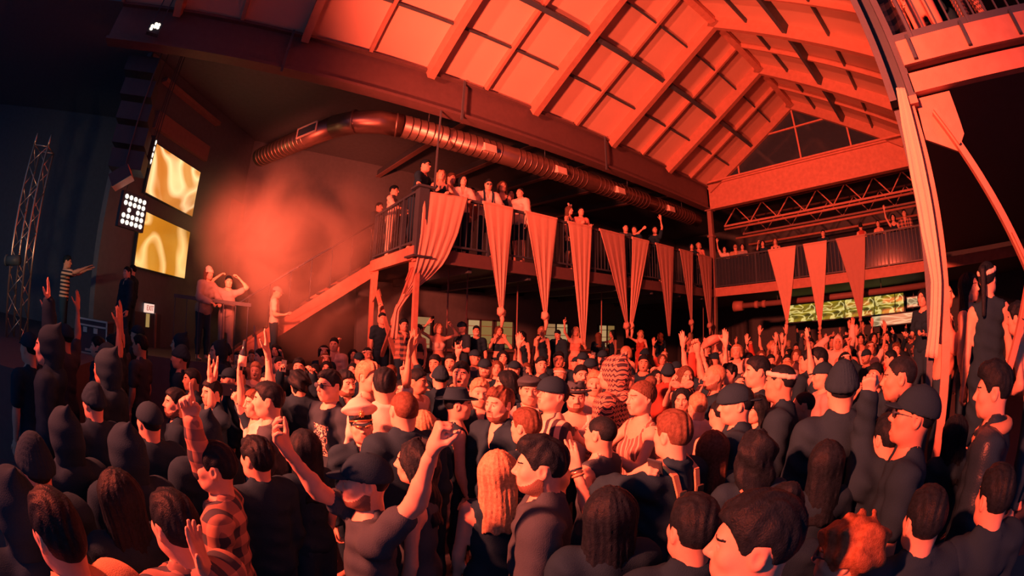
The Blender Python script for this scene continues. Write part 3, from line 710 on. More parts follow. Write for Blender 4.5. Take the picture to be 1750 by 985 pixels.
nt.links.new(den, sc_.inputs['Density']); nt.links.new(sc_.outputs[0], nt.nodes['Material Output'].inputs['Volume']); MATS['smoke'] = M
sm = link('smoke', MB().box((-3.0, -3.6, -1.95), (3.0, 3.9, 2.95)).mesh('smoke', M), None, (-10.7, 1.3, 3.2))
tag(sm, 'red-lit cloud of stage smoke billowing over the staircase', 'smoke', kind='stuff')
# ================================================================== PEOPLE: smooth-blended volumes turned into meshes
def nets(f, lo, h):
    """naive surface nets of a sampled distance field"""
    ins = f < 0
    c = ins.astype(np.int8)
    cnt = sum(c[i:c.shape[0]-1+i, j:c.shape[1]-1+j, k:c.shape[2]-1+k] for i in (0, 1) for j in (0, 1) for k in (0, 1))
    act = (cnt > 0) & (cnt < 8)
    idx = np.argwhere(act)
    ids = np.full(act.shape, -1, np.int32); ids[act] = np.arange(len(idx))
    I, J, K = idx.T; S = np.zeros((len(idx), 3)); N = np.zeros(len(idx))
    for ax in range(3):
        o1, o2 = [a for a in range(3) if a != ax]
        for u in (0, 1):
            for v in (0, 1):
                d0 = [0, 0, 0]; d0[o1] = u; d0[o2] = v; d1 = list(d0); d1[ax] = 1
                f0 = f[I+d0[0], J+d0[1], K+d0[2]]; f1 = f[I+d1[0], J+d1[1], K+d1[2]]
                mk = (f0 < 0) != (f1 < 0); t = np.where(mk, f0/np.where(mk, f0-f1, 1), 0)
                p = np.zeros((len(idx), 3)); p[:, ax] = t; p[:, o1] = u; p[:, o2] = v
                S += p*mk[:, None]; N += mk
    V = (idx+S/N[:, None])*h+np.asarray(lo)
    Q = []
    for ax in range(3):
        o1, o2 = (ax+1) % 3, (ax+2) % 3
        a = np.take(ins, range(0, ins.shape[ax]-1), ax); b = np.take(ins, range(1, ins.shape[ax]), ax)
        for s, mk in ((1, a & ~b), (-1, b & ~a)):
            e = np.argwhere(mk)
            e = e[(e[:, o1] > 0) & (e[:, o2] > 0) & (e[:, o1] < f.shape[o1]-1) & (e[:, o2] < f.shape[o2]-1)]
            q = []
            for du, dv in ((-1, -1), (0, -1), (0, 0), (-1, 0)):
                t = e.copy(); t[:, o1] += du; t[:, o2] += dv; q.append(ids[t[:, 0], t[:, 1], t[:, 2]])
            q = np.stack(q, 1)
            Q.append(q if s > 0 else q[:, ::-1])
    return V, np.concatenate(Q)
def smin(a, b, k):
    h = np.maximum(k-np.abs(a-b), 0)/k
    return np.minimum(a, b)-h*h*k*.25
class Field:
    def __init__(s, lo, hi, h):
        s.h = h; s.lo = np.array(lo, float); s.n = np.ceil((np.array(hi)-s.lo)/h).astype(int)+1
        s.f = np.full(s.n, .5, np.float32)
        s.ax = [s.lo[i]+np.arange(s.n[i])*h for i in range(3)]
    def xyz(s): return s.ax[0][:, None, None], s.ax[1][None, :, None], s.ax[2][None, None, :]
    def _slice(s, lo, hi):
        a = np.clip(np.floor((lo-s.lo)/s.h).astype(int), 0, s.n); b = np.clip(np.ceil((hi-s.lo)/s.h).astype(int)+1, 0, s.n)
        return tuple(slice(x, y) for x, y in zip(a, b))
    def cone(s, a, b, r1, r2, sc=(1, 1, 1), k=.03, op='u', rot=None):
        a = np.array(a, float); b = np.array(b, float); sc = np.array(sc, float)
        m = max(r1, r2)*max(1, sc.max())+.07
        sl = s._slice(np.minimum(a, b)-m, np.maximum(a, b)+m)
        X, Y, Z = s.ax[0][sl[0]][:, None, None]-a[0], s.ax[1][sl[1]][None, :, None]-a[1], s.ax[2][sl[2]][None, None, :]-a[2]
        if 0 in (X.size, Y.size, Z.size): return s
        d = b-a
        if rot is not None:
            R = rot.T; X, Y, Z = R[0,0]*X+R[0,1]*Y+R[0,2]*Z, R[1,0]*X+R[1,1]*Y+R[1,2]*Z, R[2,0]*X+R[2,1]*Y+R[2,2]*Z; d = R@d
        X, Y, Z = X/sc[0], Y/sc[1], Z/sc[2]; d = d/sc; q = d@d
        if q > 1e-12:
            t = np.clip((X*d[0]+Y*d[1]+Z*d[2])/q, 0, 1); D = np.sqrt((X-t*d[0])**2+(Y-t*d[1])**2+(Z-t*d[2])**2)-(r1+t*(r2-r1))
        else: D = np.sqrt(X*X+Y*Y+Z*Z)-r1
        D = D*sc.min(); g = s.f[sl]
        if op == 'u': s.f[sl] = smin(g, D, k)
        else: s.f[sl] = -smin(-g, D, k)
        return s
    def ell(s, c, r, k=.02, op='u', rot=None):
        r = np.array(r, float); return s.cone(c, c, 1.0*r.max(), r.max(), r/r.max(), k, op, rot)
    def clip(s, g): s.f = np.maximum(s.f, g.astype(np.float32)); return s
    def mesh(s): return nets(s.f, s.lo, s.h)

# ---- heads
HEADS = {}
EYES = ((.031, .079, .004), (-.031, .079, .004))
def head_arrays(kind, h, beard=False):
    key = (kind, h, beard)
    if key in HEADS: return HEADS[key]
    fem = kind.startswith('f'); mo = kind.endswith('o')
    F = Field((-.115, -.135, -.215), (.115, .14, .13), h); w = .94 if fem else 1.0
    F.ell((0, -.014, .026), (.077*w, .097, .088), .02)
    F.ell((0, .022, -.032), (.059*w, .066, .078), .05)
    F.cone((-.03*w, .046, -.088), (.03*w, .046, -.088), .022 if not fem else .018, .022 if not fem else .018, k=.04)
    F.ell((0, .068, -.100), (.021, .018, .018), .02)
    for s in (-1, 1):
        F.ell((s*.046*w, .008, -.068), (.018, .026, .024), .04)
        F.ell((s*.042*w, .060, -.020), (.020, .018, .018), .03)
        F.ell((s*.014, .082, -.06), (.02, .012, .02), .02)
    F.cone((-.034, .082, .023), (.034, .082, .023), .009, .009, k=.02)
    for s in (-1, 1): F.ell((s*.031, .098, .003), (.017, .018, .0125), .012, 's')
    F.cone((0, .090, .012), (0, .112, -.026), .0075, .0115, k=.012)
    for s in (-1, 1): F.ell((s*.011, .100, -.031), (.008, .010, .007), .008)
    for s in (-1, 1): F.ell((s*.031, .079, .004), (.0125,)*3, .002)
    for s in (-1, 1):
        F.ell((s*.079*w, -.012, -.004), (.010, .020, .033), .008)
        F.ell((s*.089*w, -.008, -.002), (.009, .012, .022), .004, 's')
    if mo:
        F.ell((0, .092, -.066), (.021, .024, .015), .006, 's')
    z1, z2 = (-.054, -.067) if not mo else (-.048, -.084)
    for z, r in ((z1, .0055), (z2, .0068)): F.cone((-.019, .086, z), (.019, .086, z), r, r, (1, 1, 1), .008); F.ell((0, .092, z), (.016, .007, r), .006)
    F.cone((0, -.022, -.05), (0, -.034, -.23), .054 if not fem else .046, .060 if not fem else .05, k=.03)
    V, Q = F.mesh()
    C = V[Q].mean(1); mi = np.zeros(len(Q), np.int32)
    x, y, z = np.abs(C[:, 0]), C[:, 1], C[:, 2]
    for e in EYES[:1]:
        mi[np.sqrt((x-e[0])**2+(y-e[1])**2+(z-e[2])**2) < .0128] = 4; mi[np.sqrt((x-e[0])**2+(y-e[1])**2+(z-e[2])**2+0*x) < .0]=2; mi[(mi == 4) & (np.hypot(x-e[0], z-e[2]) < .0062)] = 2
    mi[(x < .0205) & (y > .08) & (np.minimum(np.abs(z-z1), np.abs(z-z2)) < .0058)] = 1
    if mo: mi[(x < .02) & (np.abs(z+.066) < .013) & (y > .05) & (y < .088)] = 2
    mi[(x > .012) & (x < .052) & (y > .055) & (np.abs(z-.0255-.10*(x-.012)*(x < .036)) < .0036)] = 3
    if beard:
        zb = np.interp(y, [-.02, 0, .03, .055, .075, .1], [-.02, -.025, -.055, -.068, -.078, -.078])
        bz = ((z < zb) & (z > -.128) & (y > -.012) & (x < .08)) | ((x < .027) & (y > .08) & (np.abs(z+.0435) < .0062)) | ((x > .021) & (x < .029) & (y > .07) & (z < -.042) & (z > -.085))
        mi[bz & (mi != 1) & (mi != 2)] = 5
        vb = np.zeros(len(V), bool); vb[Q[mi == 5].ravel()] = True; vb &= V[:, 2] < -.02
        n = V-np.array([0, .01, -.05]); n /= np.linalg.norm(n, axis=1)[:, None]; V = V+n*vb[:, None]*.0025
    HEADS[key] = (V, Q, mi); return HEADS[key]

# ---- hands (wrist at origin, fingers +Z, palm faces +Y, thumb towards +X: a left hand seen from its palm is mirrored later)
HANDS = {}
def hand_arrays(kind, h):
    key = (kind, h)
    if key in HANDS: return HANDS[key]
    F = Field((-.11, -.07, -.05), (.11, .12, .235), h)
    fin = [(.030, .092, .070), (.010, .097, .078), (-.011, .093, .072), (-.031, .083, .058)]   # x, knuckle z, length
    curl = {'open': (.05, .05, .08, .12), 'spread': (.1, .05, .05, .1), 'relaxed': (.5, .6, .65, .7), 'fist': (1.55, 1.6, 1.6, 1.6), 'grip': (1.0, 1.05, 1.1, 1.15),
            'point': (.05, 1.6, 1.6, 1.6), 'horns': (.05, 1.6, 1.6, .08), 'peace': (.02, .05, 1.6, 1.6)}[kind]
    spread = {'spread': .22, 'open': .07, 'peace': .2, 'horns': .12}.get(kind, .03)
    for (x, z, L), c, i in zip(fin, curl, range(4)):
        F.cone((x*.55, 0, .0), (x, 0, z), .0165, .0125, (1, .85, 1), .014)
        p = np.array([x, .0, z]); a = 0; sp = spread*(1.5-i)
        for j, (fr, r0, r1) in enumerate(((.45, .0105, .0095), (.30, .0095, .0085), (.27, .0085, .007))):
            a += c*(1.0 if j else .85)
            q = p+np.array([sin(sp)*cos(min(a, 1.4)), sin(a), cos(a)*cos(sp)])*L*fr
            F.cone(p, q, r0, r1, k=.004); p = q
    F.ell((.022, .012, .035), (.020, .014, .03), .015)
    tc = {'fist': 1.2, 'point': 1.1, 'horns': 1.0, 'grip': .8, 'peace': 1.1}.get(kind, 0)
    t0 = np.array([.030, .008, .030])
    d1 = np.array([.75-.45*tc*.6, .35+.25*tc, .65]); d1 /= np.linalg.norm(d1); t1 = t0+d1*.042
    d2 = np.array([.45-.85*tc*.7, .30+.3*tc, .9]); d2 /= np.linalg.norm(d2); t2 = t1+d2*.030; t3 = t2+d2*.022-np.array([.008*tc, 0, 0])
    F.cone(t0, t1, .015, .0115, k=.012); F.cone(t1, t2, .0115, .010, k=.005); F.cone(t2, t3, .0095, .0075, k=.004)
    F.cone((0, 0, -.045), (0, 0, .012), .025, .026, (1, .75, 1), .02)
    V, Q = F.mesh(); HANDS[key] = (V, Q); return HANDS[key]

# ---- bodies
def rx(a): c, s = cos(a), sin(a); return np.array([[1, 0, 0], [0, c, -s], [0, s, c]])
def ry(a): c, s = cos(a), sin(a); return np.array([[c, 0, s], [0, 1, 0], [-s, 0, c]])
def rz(a): c, s = cos(a), sin(a); return np.array([[c, -s, 0], [s, c, 0], [0, 0, 1]])
def unit(v): v = np.array(v, float); return v/(np.linalg.norm(v)+1e-9)
# arm presets: upper-arm direction, forearm direction, hand, palm direction (for the right arm; x is outwards)
ARMS = {
    'down': ((.16, .03, -1), (.06, .25, -1), 'relaxed', (-1, .2, 0)),
    'bent': ((.22, .1, -1), (-.25, 1, .1), 'relaxed', (-.3, 0, 1)),
    'chest': ((.3, .15, -1), (-.75, .8, .55), 'relaxed', (-.3, -1, 0)),
    'up': ((.45, .15, 1), (.05, .12, 1), 'open', (0, 1, .1)),
    'fist': ((.5, .35, .75), (-.02, .2, 1), 'fist', (-1, .3, 0)),
    'point': ((.4, .6, .7), (.05, .4, 1), 'point', (-.3, 1, 0)),
    'horns': ((.55, .35, .5), (.0, .2, 1), 'horns', (0, 1, 0)),
    'peace': ((.5, .35, .6), (.05, .15, 1), 'peace', (0, 1, 0)),
    'wide': ((.9, .1, .5), (.3, .2, 1), 'spread', (0, 1, 0)),
    'phone': ((.25, .9, -.15), (-.22, .45, 1), 'grip', (-.9, .3, 0)),
    'face': ((.35, .75, -.6), (-.62, -.15, 1), 'relaxed', (-.3, -1, .2)),
    'ears': ((.75, .35, .1), (-.72, -.15, .75), 'open', (-1, 0, .2)),
    'head': ((.85, .1, .55), (-.9, -.05, .75), 'relaxed', (0, 0, -1)),
    'rail': ((.35, .55, -.8), (-.55, .85, -.12), 'relaxed', (0, 0, -1)),
    'hold': ((.3, .5, -.6), (-.1, .8, .6), 'grip', (-1, .2, 0)),
    'fwd': ((.2, 1, .2), (.0, 1, .5), 'spread', (0, .2, -1)),
}
BODIES = {}
def arm_points(S, spec, side, Rt):
    u, f, hand, palm = spec
    m = np.array([side, 1, 1]); e = S+Rt@(unit(np.array(u)*m))*.29; w = e+Rt@(unit(np.array(f)*m))*.255
    return S, e, w, hand, Rt@unit(np.array(palm)*m)
def ik(S, T, pole):
    l1, l2 = .29, .255; d = T-S; L = np.linalg.norm(d)
    if L > l1+l2-.01: T = S+d/L*(l1+l2-.01); d = T-S; L = np.linalg.norm(d)
    a = (l1*l1-l2*l2+L*L)/(2*L); hh = sqrt(max(0, l1*l1-a*a)); n = d/L
    p = np.array(pole, float); p = p-n*(p@n); p = p/(np.linalg.norm(p)+1e-9)
    return S+n*a+p*hh, T
LODS = {0: dict(body=.025, top=.0175, leg=.036, head=.0056, hand=.0052, hair=.0075), 1: dict(body=.031, top=.024, leg=.046, head=.0088, hand=.0068, hair=.0115), 2: dict(body=.040, top=.034, leg=.056, head=.0135, hand=.0086, hair=.0165)}
def figure(sex, arms, head=(0, 0, 0), lean=0.0, twist=0.0, top='tee', bottom='trousers', face='', beard=False, lod=1, hands=None, armpts=None, step=0.0):
    """arms: (right, left) preset names; returns meshes and the head matrix. armpts overrides: {side: (elbow, wrist, hand, palm)}"""
    ak = tuple((k2, tuple(np.round(np.concatenate([v2[0], v2[1], v2[3]]), 3)), v2[2]) for k2, v2 in sorted(armpts.items())) if armpts else None
    kb = ('b', sex, arms, head, lean, twist, face, beard, lod, step, ak); kt = ('t', sex, arms, lean, twist, top, lod, ak); kl = ('l', sex, bottom, lod, step)
    L = LODS[lod]; fem = sex == 'f'
    sh = .158 if fem else .182; Rt = rx(-lean)@rz(twist); piv = np.array([0, 0, .95])
    T = lambda p: Rt@(np.array(p, float)-piv)+piv
    A = {}
    for side, nm in ((1, arms[0]), (-1, arms[1])):
        S = T((side*sh, -.005, 1.41))
        if armpts and side in armpts:
            e, w, hd, pl = armpts[side]; A[side] = (S, e, w, hd, pl)
        else: A[side] = arm_points(S, ARMS[nm], side, Rt)
    up = 1.62
    for side in A: up = max(up, A[side][2][2]+.05, A[side][1][2]+.06)
    ex = max(.33, *(max(abs(A[s][1][0]), abs(A[s][2][0]))+.09 for s in A))
    yy0 = min(-.24, *(min(A[s][1][1], A[s][2][1])-.09 for s in A)); yy1 = max(.24, T((0, 0, 1.5))[1]+.2, *(max(A[s][1][1], A[s][2][1])+.09 for s in A))
    def torso(F, inf=0.0, k=.05, low=True):
        F.cone(T((-.06, 0, .97)), T((.06, 0, .97)), (.108 if not fem else .112)+inf, (.108 if not fem else .112)+inf, (1, .86, 1), k)
        wst = .118 if not fem else .098
        F.cone(T((0, .0, 1.0)), T((0, .008, 1.18)), wst+inf, wst+.006+inf, (1.08, .76, 1), k, rot=Rt)
        F.cone(T((0, .0, 1.2)), T((0, -.008, 1.345)), (.128 if not fem else .112)+inf, (.138 if not fem else .118)+inf, (1.12, .74, 1), k, rot=Rt)
        F.cone(T((-sh+.035, -.012, 1.41)), T((sh-.035, -.012, 1.41)), .060+inf*.8, .060+inf*.8, (1, .95, 1), k, rot=Rt)
        F.cone(T((0, -.02, 1.42)), T((0, -.014, 1.50)), .075+inf*.7, .052+inf*.5, (1, .9, 1), k)
        if fem:
            for s in (-1, 1): F.ell(T((s*.066, .078, 1.265)), np.array((.056, .05, .056))+inf, .03, rot=Rt)
    def arm(F, s, inf, upto=2.0, k=.03):
        S, e, w = A[s][:3]; g = .86 if fem else 1.0
        t = min(1, upto); F.cone(S, S+(e-S)*t, .050*g+inf, (.050-.010*t)*g+inf, k=k)
        if upto > 1: F.cone(e, e+(w-e)*(upto-1), .040*g+inf, (.040-.012*(upto-1))*g+inf*.9, k=k); F.ell(e+(w-e)*.25, np.array((.042, .042, .05))*g+inf*.9, .02)
    def legs(F, inf, to=0.0, k=.03):
        for s in (-1, 1):
            hip = np.array((s*.088, 0, .92)); kn = np.array((s*.10, .02+s*step, .50)); an = np.array((s*.11, -.01+s*step*.6, .09))
            F.cone(hip, kn, .088+inf, .056+inf, k=k)
            if to < .3: F.cone(kn, an, .053+inf, .036+inf, k=k); F.ell((s*.105, -.02+s*step*.8, .36), np.array((.05, .055, .11))+inf, .03)
            if to <= 0: F.cone(an+[0, -.02, -.045], an+[s*.02, .15, -.055], .036+inf*.4, .032+inf*.4, (1, 1, .9), .02)
    out = {}
    # body: one continuous skin surface
    hc = np.array((0, .004, 1.635)); pv = T((0, -.012, 1.52)); Rh = rz(head[0])@rx(-head[1])@ry(head[2])
    hp = pv+Rh@np.array((0, .016, .115))
    hs = .97 if fem else 1.0
    if kb not in BODIES:
        F = Field((-ex, yy0, -.02), (ex, yy1, up+.06), L['body']); torso(F); legs(F, 0)
        for s in A: arm(F, s, 0)
        F.cone(T((0, -.016, 1.46)), hp+Rh@np.array((0, -.025, -.07)), .054 if not fem else .046, .05 if not fem else .042, k=.03)
        V, Q = F.mesh(); VV, QQ, MI = [V], [Q], [np.zeros(len(Q), np.int32)]; n = len(V)
        hv, hq, hm = head_arrays(sex+face, L['head'], beard); 
        VV.append(hv@Rh.T*hs+hp); QQ.append(hq+n); MI.append(hm); n += len(hv)
        for s in A:
            S, e, w, hd, pl = A[s]; z = unit(w-e); y = pl-z*(pl@z); y = unit(y); x = np.cross(y, z)
            v, q = hand_arrays(hd, L['hand'] if hd != 'relaxed' or armpts else max(.0068, L['hand'])); sc = .9 if fem else 1.0
            # thumb side: right hand, palm +y, fingers +z -> thumb on -x of the y-z-x frame
            sg = 1.0 if s < 0 else -1.0
            VV.append((v[:, :1]*sg*x+v[:, 1:2]*y+v[:, 2:]*z)*sc+w); QQ.append((q if sg > 0 else q[:, ::-1])+n); MI.append(np.zeros(len(q), np.int32)); n += len(v)
        BODIES[kb] = mesh_np('body', np.concatenate(VV), np.concatenate(QQ), ['skin', 'lip', 'eye', 'hair_dark', 'eye_white', 'stubble'], np.concatenate(MI))
    out['body'] = BODIES[kb]
    Ri = Rt.T
    def rel(F):
        X, Y, Z = F.xyz(); Z = Z-.95
        return (Ri[0,0]*X+Ri[0,1]*Y+Ri[0,2]*Z, Ri[1,0]*X+Ri[1,1]*Y+Ri[1,2]*Z, Ri[2,0]*X+Ri[2,1]*Y+Ri[2,2]*Z+.95)
    def folds(F, a):
        X, Y, Z = F.xyz(); F.f = F.f+(a*(np.sin(X*41+Z*23+1)*np.sin(Y*37-Z*29)+.7*np.sin(Z*61+X*19-Y*23))).astype(np.float32)
    # ---- top
    if top != 'none' and kt in BODIES: out['top'] = BODIES[kt]
    elif top != 'none':
        F = Field((-ex-.02, yy0-.03, .5 if top in ('dress', 'coat') else .82), (ex+.02, yy1+.03, max(1.62, up if top in ('long', 'jacket', 'hoodie', 'coat') else 1.62)), L['top'])
        inf = {'tee': .014, 'tank': .009, 'bandeau': .010, 'long': .017, 'jacket': .030, 'hoodie': .034, 'shirt': .018, 'dress': .010, 'coat': .03}[top]
        torso(F, inf); sl = {'tee': .62, 'shirt': 1.25, 'long': 1.92, 'jacket': 1.95, 'hoodie': 1.95, 'coat': 1.95}.get(top, 0)
        if sl:
            for s in A: arm(F, s, inf+.006, sl, .04)
        if top == 'dress': F.cone((0, 0, .98), (0, 0, .55), .15, .20, (1, .8, 1), .05)
        if top == 'coat': F.cone((0, 0, .98), (0, 0, .58), .17, .21, (1, .8, 1), .05)
        folds(F, .0058 if top not in ('tank', 'bandeau') else .0015)
        if top == 'hoodie': F.ell(T((0, -.11, 1.44)), (.115, .06, .085), .03)
        if top in ('jacket', 'coat', 'shirt'): 
            for i in range(10):
                a = 2*pi*i/10; b = 2*pi*(i+1)/10; rr = .078 if not fem else .07
                if 2 <= i <= 2: continue
                F.cone(T((rr*cos(a), rr*sin(a)*.95-.012, 1.485+(-.03 if sin(a) > .5 else .012))), T((rr*cos(b), rr*sin(b)*.95-.012, 1.485+(-.03 if sin(b) > .5 else .012))), .018, .018, k=.012)
        X, Y, Z = rel(F)
        nr, nz, ny = {'tank': (.098, 1.475, .05), 'dress': (.098, 1.475, .05), 'tee': (.074, 1.505, .012), 'shirt': (.062, 1.53, .012), 'long': (.07, 1.51, .012)}.get(top, (.060, 1.53, .012))
        F.clip(-(np.sqrt(X**2+(Y-ny)**2+((Z-nz)*.8)**2)-nr))
        if top in ('jacket', 'coat', 'shirt'):     # open collar wedge at the front
            F.clip(-np.maximum(np.maximum(np.abs(X)-.045*np.clip((Z-1.3)/.2, 0, 1.2), .02-Y), 1.32-Z))
        if top in ('tank', 'dress'):
            for s in (-1, 1): F.clip(-(np.sqrt((X-s*(sh+.032))**2+(Y*.8)**2+(Z-1.385)**2)-.088))
        if top == 'bandeau': F.clip(Z-1.335); F.clip(1.14-Z)
        if top not in ('dress', 'coat', 'bandeau'): F.clip(({'jacket': .88, 'hoodie': .86}.get(top, .90))-Z)
        out['top'] = F.mesh()
        out['top'] = BODIES[kt] = mesh_np('top', *out['top'], ['black_cloth'])
    if bottom != 'none' and kl in BODIES: out['bottom'] = BODIES[kl]
    elif bottom != 'none':
        F = Field((-.3, -.24-abs(step), .02), (.3, .27+abs(step), 1.08), L['leg'])
        if bottom == 'skirt': F.cone((0, 0, 1.0), (0, 0, .62), .125, .185, (1, .86, 1), .04); F.cone((-.06, 0, .97), (.06, 0, .97), .122, .122, (1, .9, 1), .04)
        else:
            F.cone((-.06, 0, .97), (.06, 0, .97), .118, .118, (1, .9, 1), .04); legs(F, .014, to=.45 if bottom == 'shorts' else .05)
        X, Y, Z = F.xyz(); F.clip(Z-1.02+0*X+0*Y); F.clip(({'skirt': .64, 'shorts': .5}.get(bottom, .10))-Z+0*X+0*Y)
        out['bottom'] = BODIES[kl] = mesh_np('bottom', *F.mesh(), ['denim'])
    M = np.eye(4); M[:3, :3] = Rh*hs; M[:3, 3] = hp; out['headm'] = M; out['hp'] = hp; out['arms'] = A; out['T'] = T
    return out

# ---- hair and headwear, in head space
HAIR = {}
def skull(F, inf, k=.02):
    F.ell((0, -.014, .026), (.077+inf, .097+inf, .088+inf), k)
def hair_mesh(kind, lod):
    key = (kind, lod)
    if key in HAIR: return HAIR[key]
    h = LODS[lod]['hair'] if kind != 'glasses' else .0055; deep = -.42 if kind in ('long', 'longwavy', 'ponytail', 'dreads') else -.15
    F = Field((-.17, -.21, deep), (.17, .17, .24), h); X, Y, Z = F.xyz()
    line = -.055+(Y+.10)*.72          # hairline plane: low at the nape, high at the brow
    crop = np.interp(F.ax[1], [-.13, -.06, -.045, -.034, .004, .010, .030, .048, .072, .10], [-.078, -.070, -.035, .026, .026, -.012, .0, .034, .064, .070])[None, :, None]
    if kind == 'buzz': skull(F, .0042); F.clip(crop-Z+.004+0*X)
    elif kind in ('short', 'spiky', 'quiff', 'curly', 'messy'):
        skull(F, {'curly': .03, 'messy': .013}.get(kind, .0065))
        if kind in ('short', 'quiff', 'messy'): F.ell((0, .004, .062), (.070, .094, .070), .03)
        if kind == 'spiky':
            for i in range(16):
                a = i*2.4; r = .012+.052*((i*.37) % 1); p = np.array((r*cos(a), r*sin(a)*1.2+.01, .10)); F.cone(p, p+[.01*cos(a), .02+.01*sin(a), .045], .02, .007, k=.012)
        if kind == 'quiff': F.cone((-.035, .052, .105), (.035, .052, .105), .026, .026, (1, 1.5, 1), .03); F.cone((-.03, .0, .118), (.03, .0, .118), .018, .018, k=.03)
        if kind == 'curly': F.f = F.f+(.012*(np.sin(X*60+Y*31)*np.sin(Y*60-Z*27)+np.sin(Z*60+X*33)*.8)).astype(np.float32)
        else:
            am = .0045 if kind == 'messy' else .0024
            F.f = F.f+(am*np.clip((Z+.02)/.08, .25, 1)*(np.sin(X*150+4*np.sin(Y*33)+Z*20)+.6*np.sin(X*240-5*np.sin(Y*21+Z*18))+(np.sin(Y*70+X*40) if kind == 'messy' else 0))).astype(np.float32)
        F.clip(crop-Z-(.03 if kind == 'curly' else 0)+0*X)
        F.clip(-(np.sqrt((X/.92)**2+((Y-.135)/1.0)**2+((Z+.02)/1.25)**2)-.072))
    elif kind in ('long', 'longwavy', 'bob', 'dreads'):
        dz = -.10 if kind == 'bob' else -.34
        skull(F, .016)
        F.cone((0, -.05, .0), (0, -.085, dz), .085, .075, (1.15, .62, 1), .04)
        for s in (-1, 1): F.cone((s*.068, -.02, .02), (s*.088, -.015, dz*.82), .034, .026, (.9, 1.25, 1), .04)
        wav = .5 if kind == 'longwavy' else 0
        th = np.arctan2(X, -Y-.02)
        F.f = F.f+(.0016*np.sin(th*23+Z*14*wav*6+3*np.sin(Z*9))+.0013*np.sin(th*41+5*np.sin(Z*7+1))+.0022*np.sin(th*7+2*np.sin(Z*6))+(.008*np.sin(Z*40+th*3) if wav else 0)).astype(np.float32)
        F.clip(-(np.sqrt((X/.90)**2+((Y-.11)/1.15)**2+((Z+.05)/1.75)**2)-.078))
        F.clip(-np.maximum(np.sqrt(X**2+(Y+.02)**2)-.058, Z+.10))
        F.clip((dz+.01*np.sin(X*90))-Z+0*Y)
    elif kind in ('ponytail', 'bun'):
        skull(F, .009); F.clip(line-Z-.01+0*X); F.clip(-(np.sqrt(X**2+(Y-.125)**2+((Z+.02)/1.25)**2)-.074))
        if kind == 'bun': F.ell((0, -.075, .11), (.045, .045, .04), .01)
        else: F.ell((0, -.115, .06), (.03, .03, .03), .015); F.cone((0, -.125, .05), (0, -.165, -.25), .030, .018, k=.02)
        th = np.arctan2(X, -Y); F.f = F.f+(.002*np.sin(th*30)).astype(np.float32)
    elif kind == 'cap':
        skull(F, .019); F.clip((.022+.10*Y)-Z+0*X); F.ell((0, -.014, .133), (.008, .008, .006), .004)
    elif kind == 'brim':
        F.ell((0, .112, .036), (.078, .082, .016), .01); F.clip(-(np.sqrt((X/.86)**2+((Y+.014))**2)-.098)+0*Z); F.clip(np.abs(Z-.034-.9*(Y-.1)*-.18+2.2*X*X)-.0065)
    elif kind == 'beanie':
        skull(F, .020); F.ell((0, -.03, .11), (.05, .055, .045), .04); F.f = F.f+(.002*np.sin(np.arctan2(X, Y)*40)).astype(np.float32); F.clip((.012+.12*Y)-Z+0*X)
        for i in range(16):
            a, b = 2*pi*i/16, 2*pi*(i+1)/16; P = lambda a: (.088*cos(a), -.014+.108*sin(a), .028+.012*sin(a)); F.cone(P(a), P(b), .014, .014, (1, 1, 1.6), .006)
    elif kind == 'fedora':
        skull(F, .018); F.cone((0, -.014, .06), (0, -.014, .135), .088, .078, (.95, 1.12, 1), .02); F.clip(.045-Z+0*X+0*Y); F.clip(Z-.145+.02*np.exp(-(X/.02)**2)+0*Y)
    elif kind == 'hatbrim':
        F.ell((0, -.014, .05), (.165, .18, .02), .01); F.clip(np.abs(Z-.05-1.2*X*X)-.006+0*Y); F.clip(-(np.sqrt((X/.85)**2+(Y+.014)**2)-.092)+0*Z)
    elif kind == 'flatcap':
        skull(F, .018); F.ell((0, .02, .085), (.10, .125, .03), .04); F.clip((.035+.15*Y)-Z+0*X)
    elif kind == 'headband':
        for i in range(16):
            a, b = 2*pi*i/16, 2*pi*(i+1)/16; P = lambda a: (.083*cos(a), -.014+.102*sin(a), .05+.02*sin(a)); F.cone(P(a), P(b), .010, .010, (1, 1, 1.9), .004)
    elif kind == 'bow':
        for s in (-1, 1): F.ell((s*.065, .02, .155), (.058, .022, .040), .01, rot=ry(s*-.35)); F.ell((s*.085, .042, .158), (.03, .012, .022), .006, 's')
        F.ell((0, .02, .145), (.018, .02, .02), .01)
        for i in range(9):
            a, b = pi*i/9, pi*(i+1)/9; F.cone((.094*cos(a), -.01, .02+.108*sin(a)), (.094*cos(b), -.01, .02+.108*sin(b)), .007, .007, k=.004)
    elif kind == 'hood':
        F.ell((0, -.03, .025), (.105, .13, .13), .03); F.cone((0, -.06, -.05), (0, -.05, -.15), .10, .09, (1, .85, 1), .04); F.cone((0, -.08, .12), (0, -.12, .18), .04, .01, k=.03)
        F.clip(-(np.sqrt((X/.9)**2+((Y-.10)/1.2)**2+((Z+.01)/1.35)**2)-.085))
        F.f = F.f+(.002*np.sin(Z*70)).astype(np.float32)+0*X.astype(np.float32)
    elif kind == 'crown':      # peaked-cap crown: wide tilted disc over a band
        F.ell((0, -.02, .125), (.135, .145, .042), .02, rot=rx(.22)); F.cone((0, -.014, .075), (0, -.014, .11), .088, .11, (.95, 1.1, 1), .02); F.clip(.088-Z+0*X+0*Y)
    elif kind == 'band':
        F.cone((0, -.014, .04), (0, -.014, .085), .089, .090, (.95, 1.12, 1), .005); F.clip(.035+.12*Y-Z+0*X); F.clip(Z-.098+0*X+0*Y)
    elif kind == 'visor':
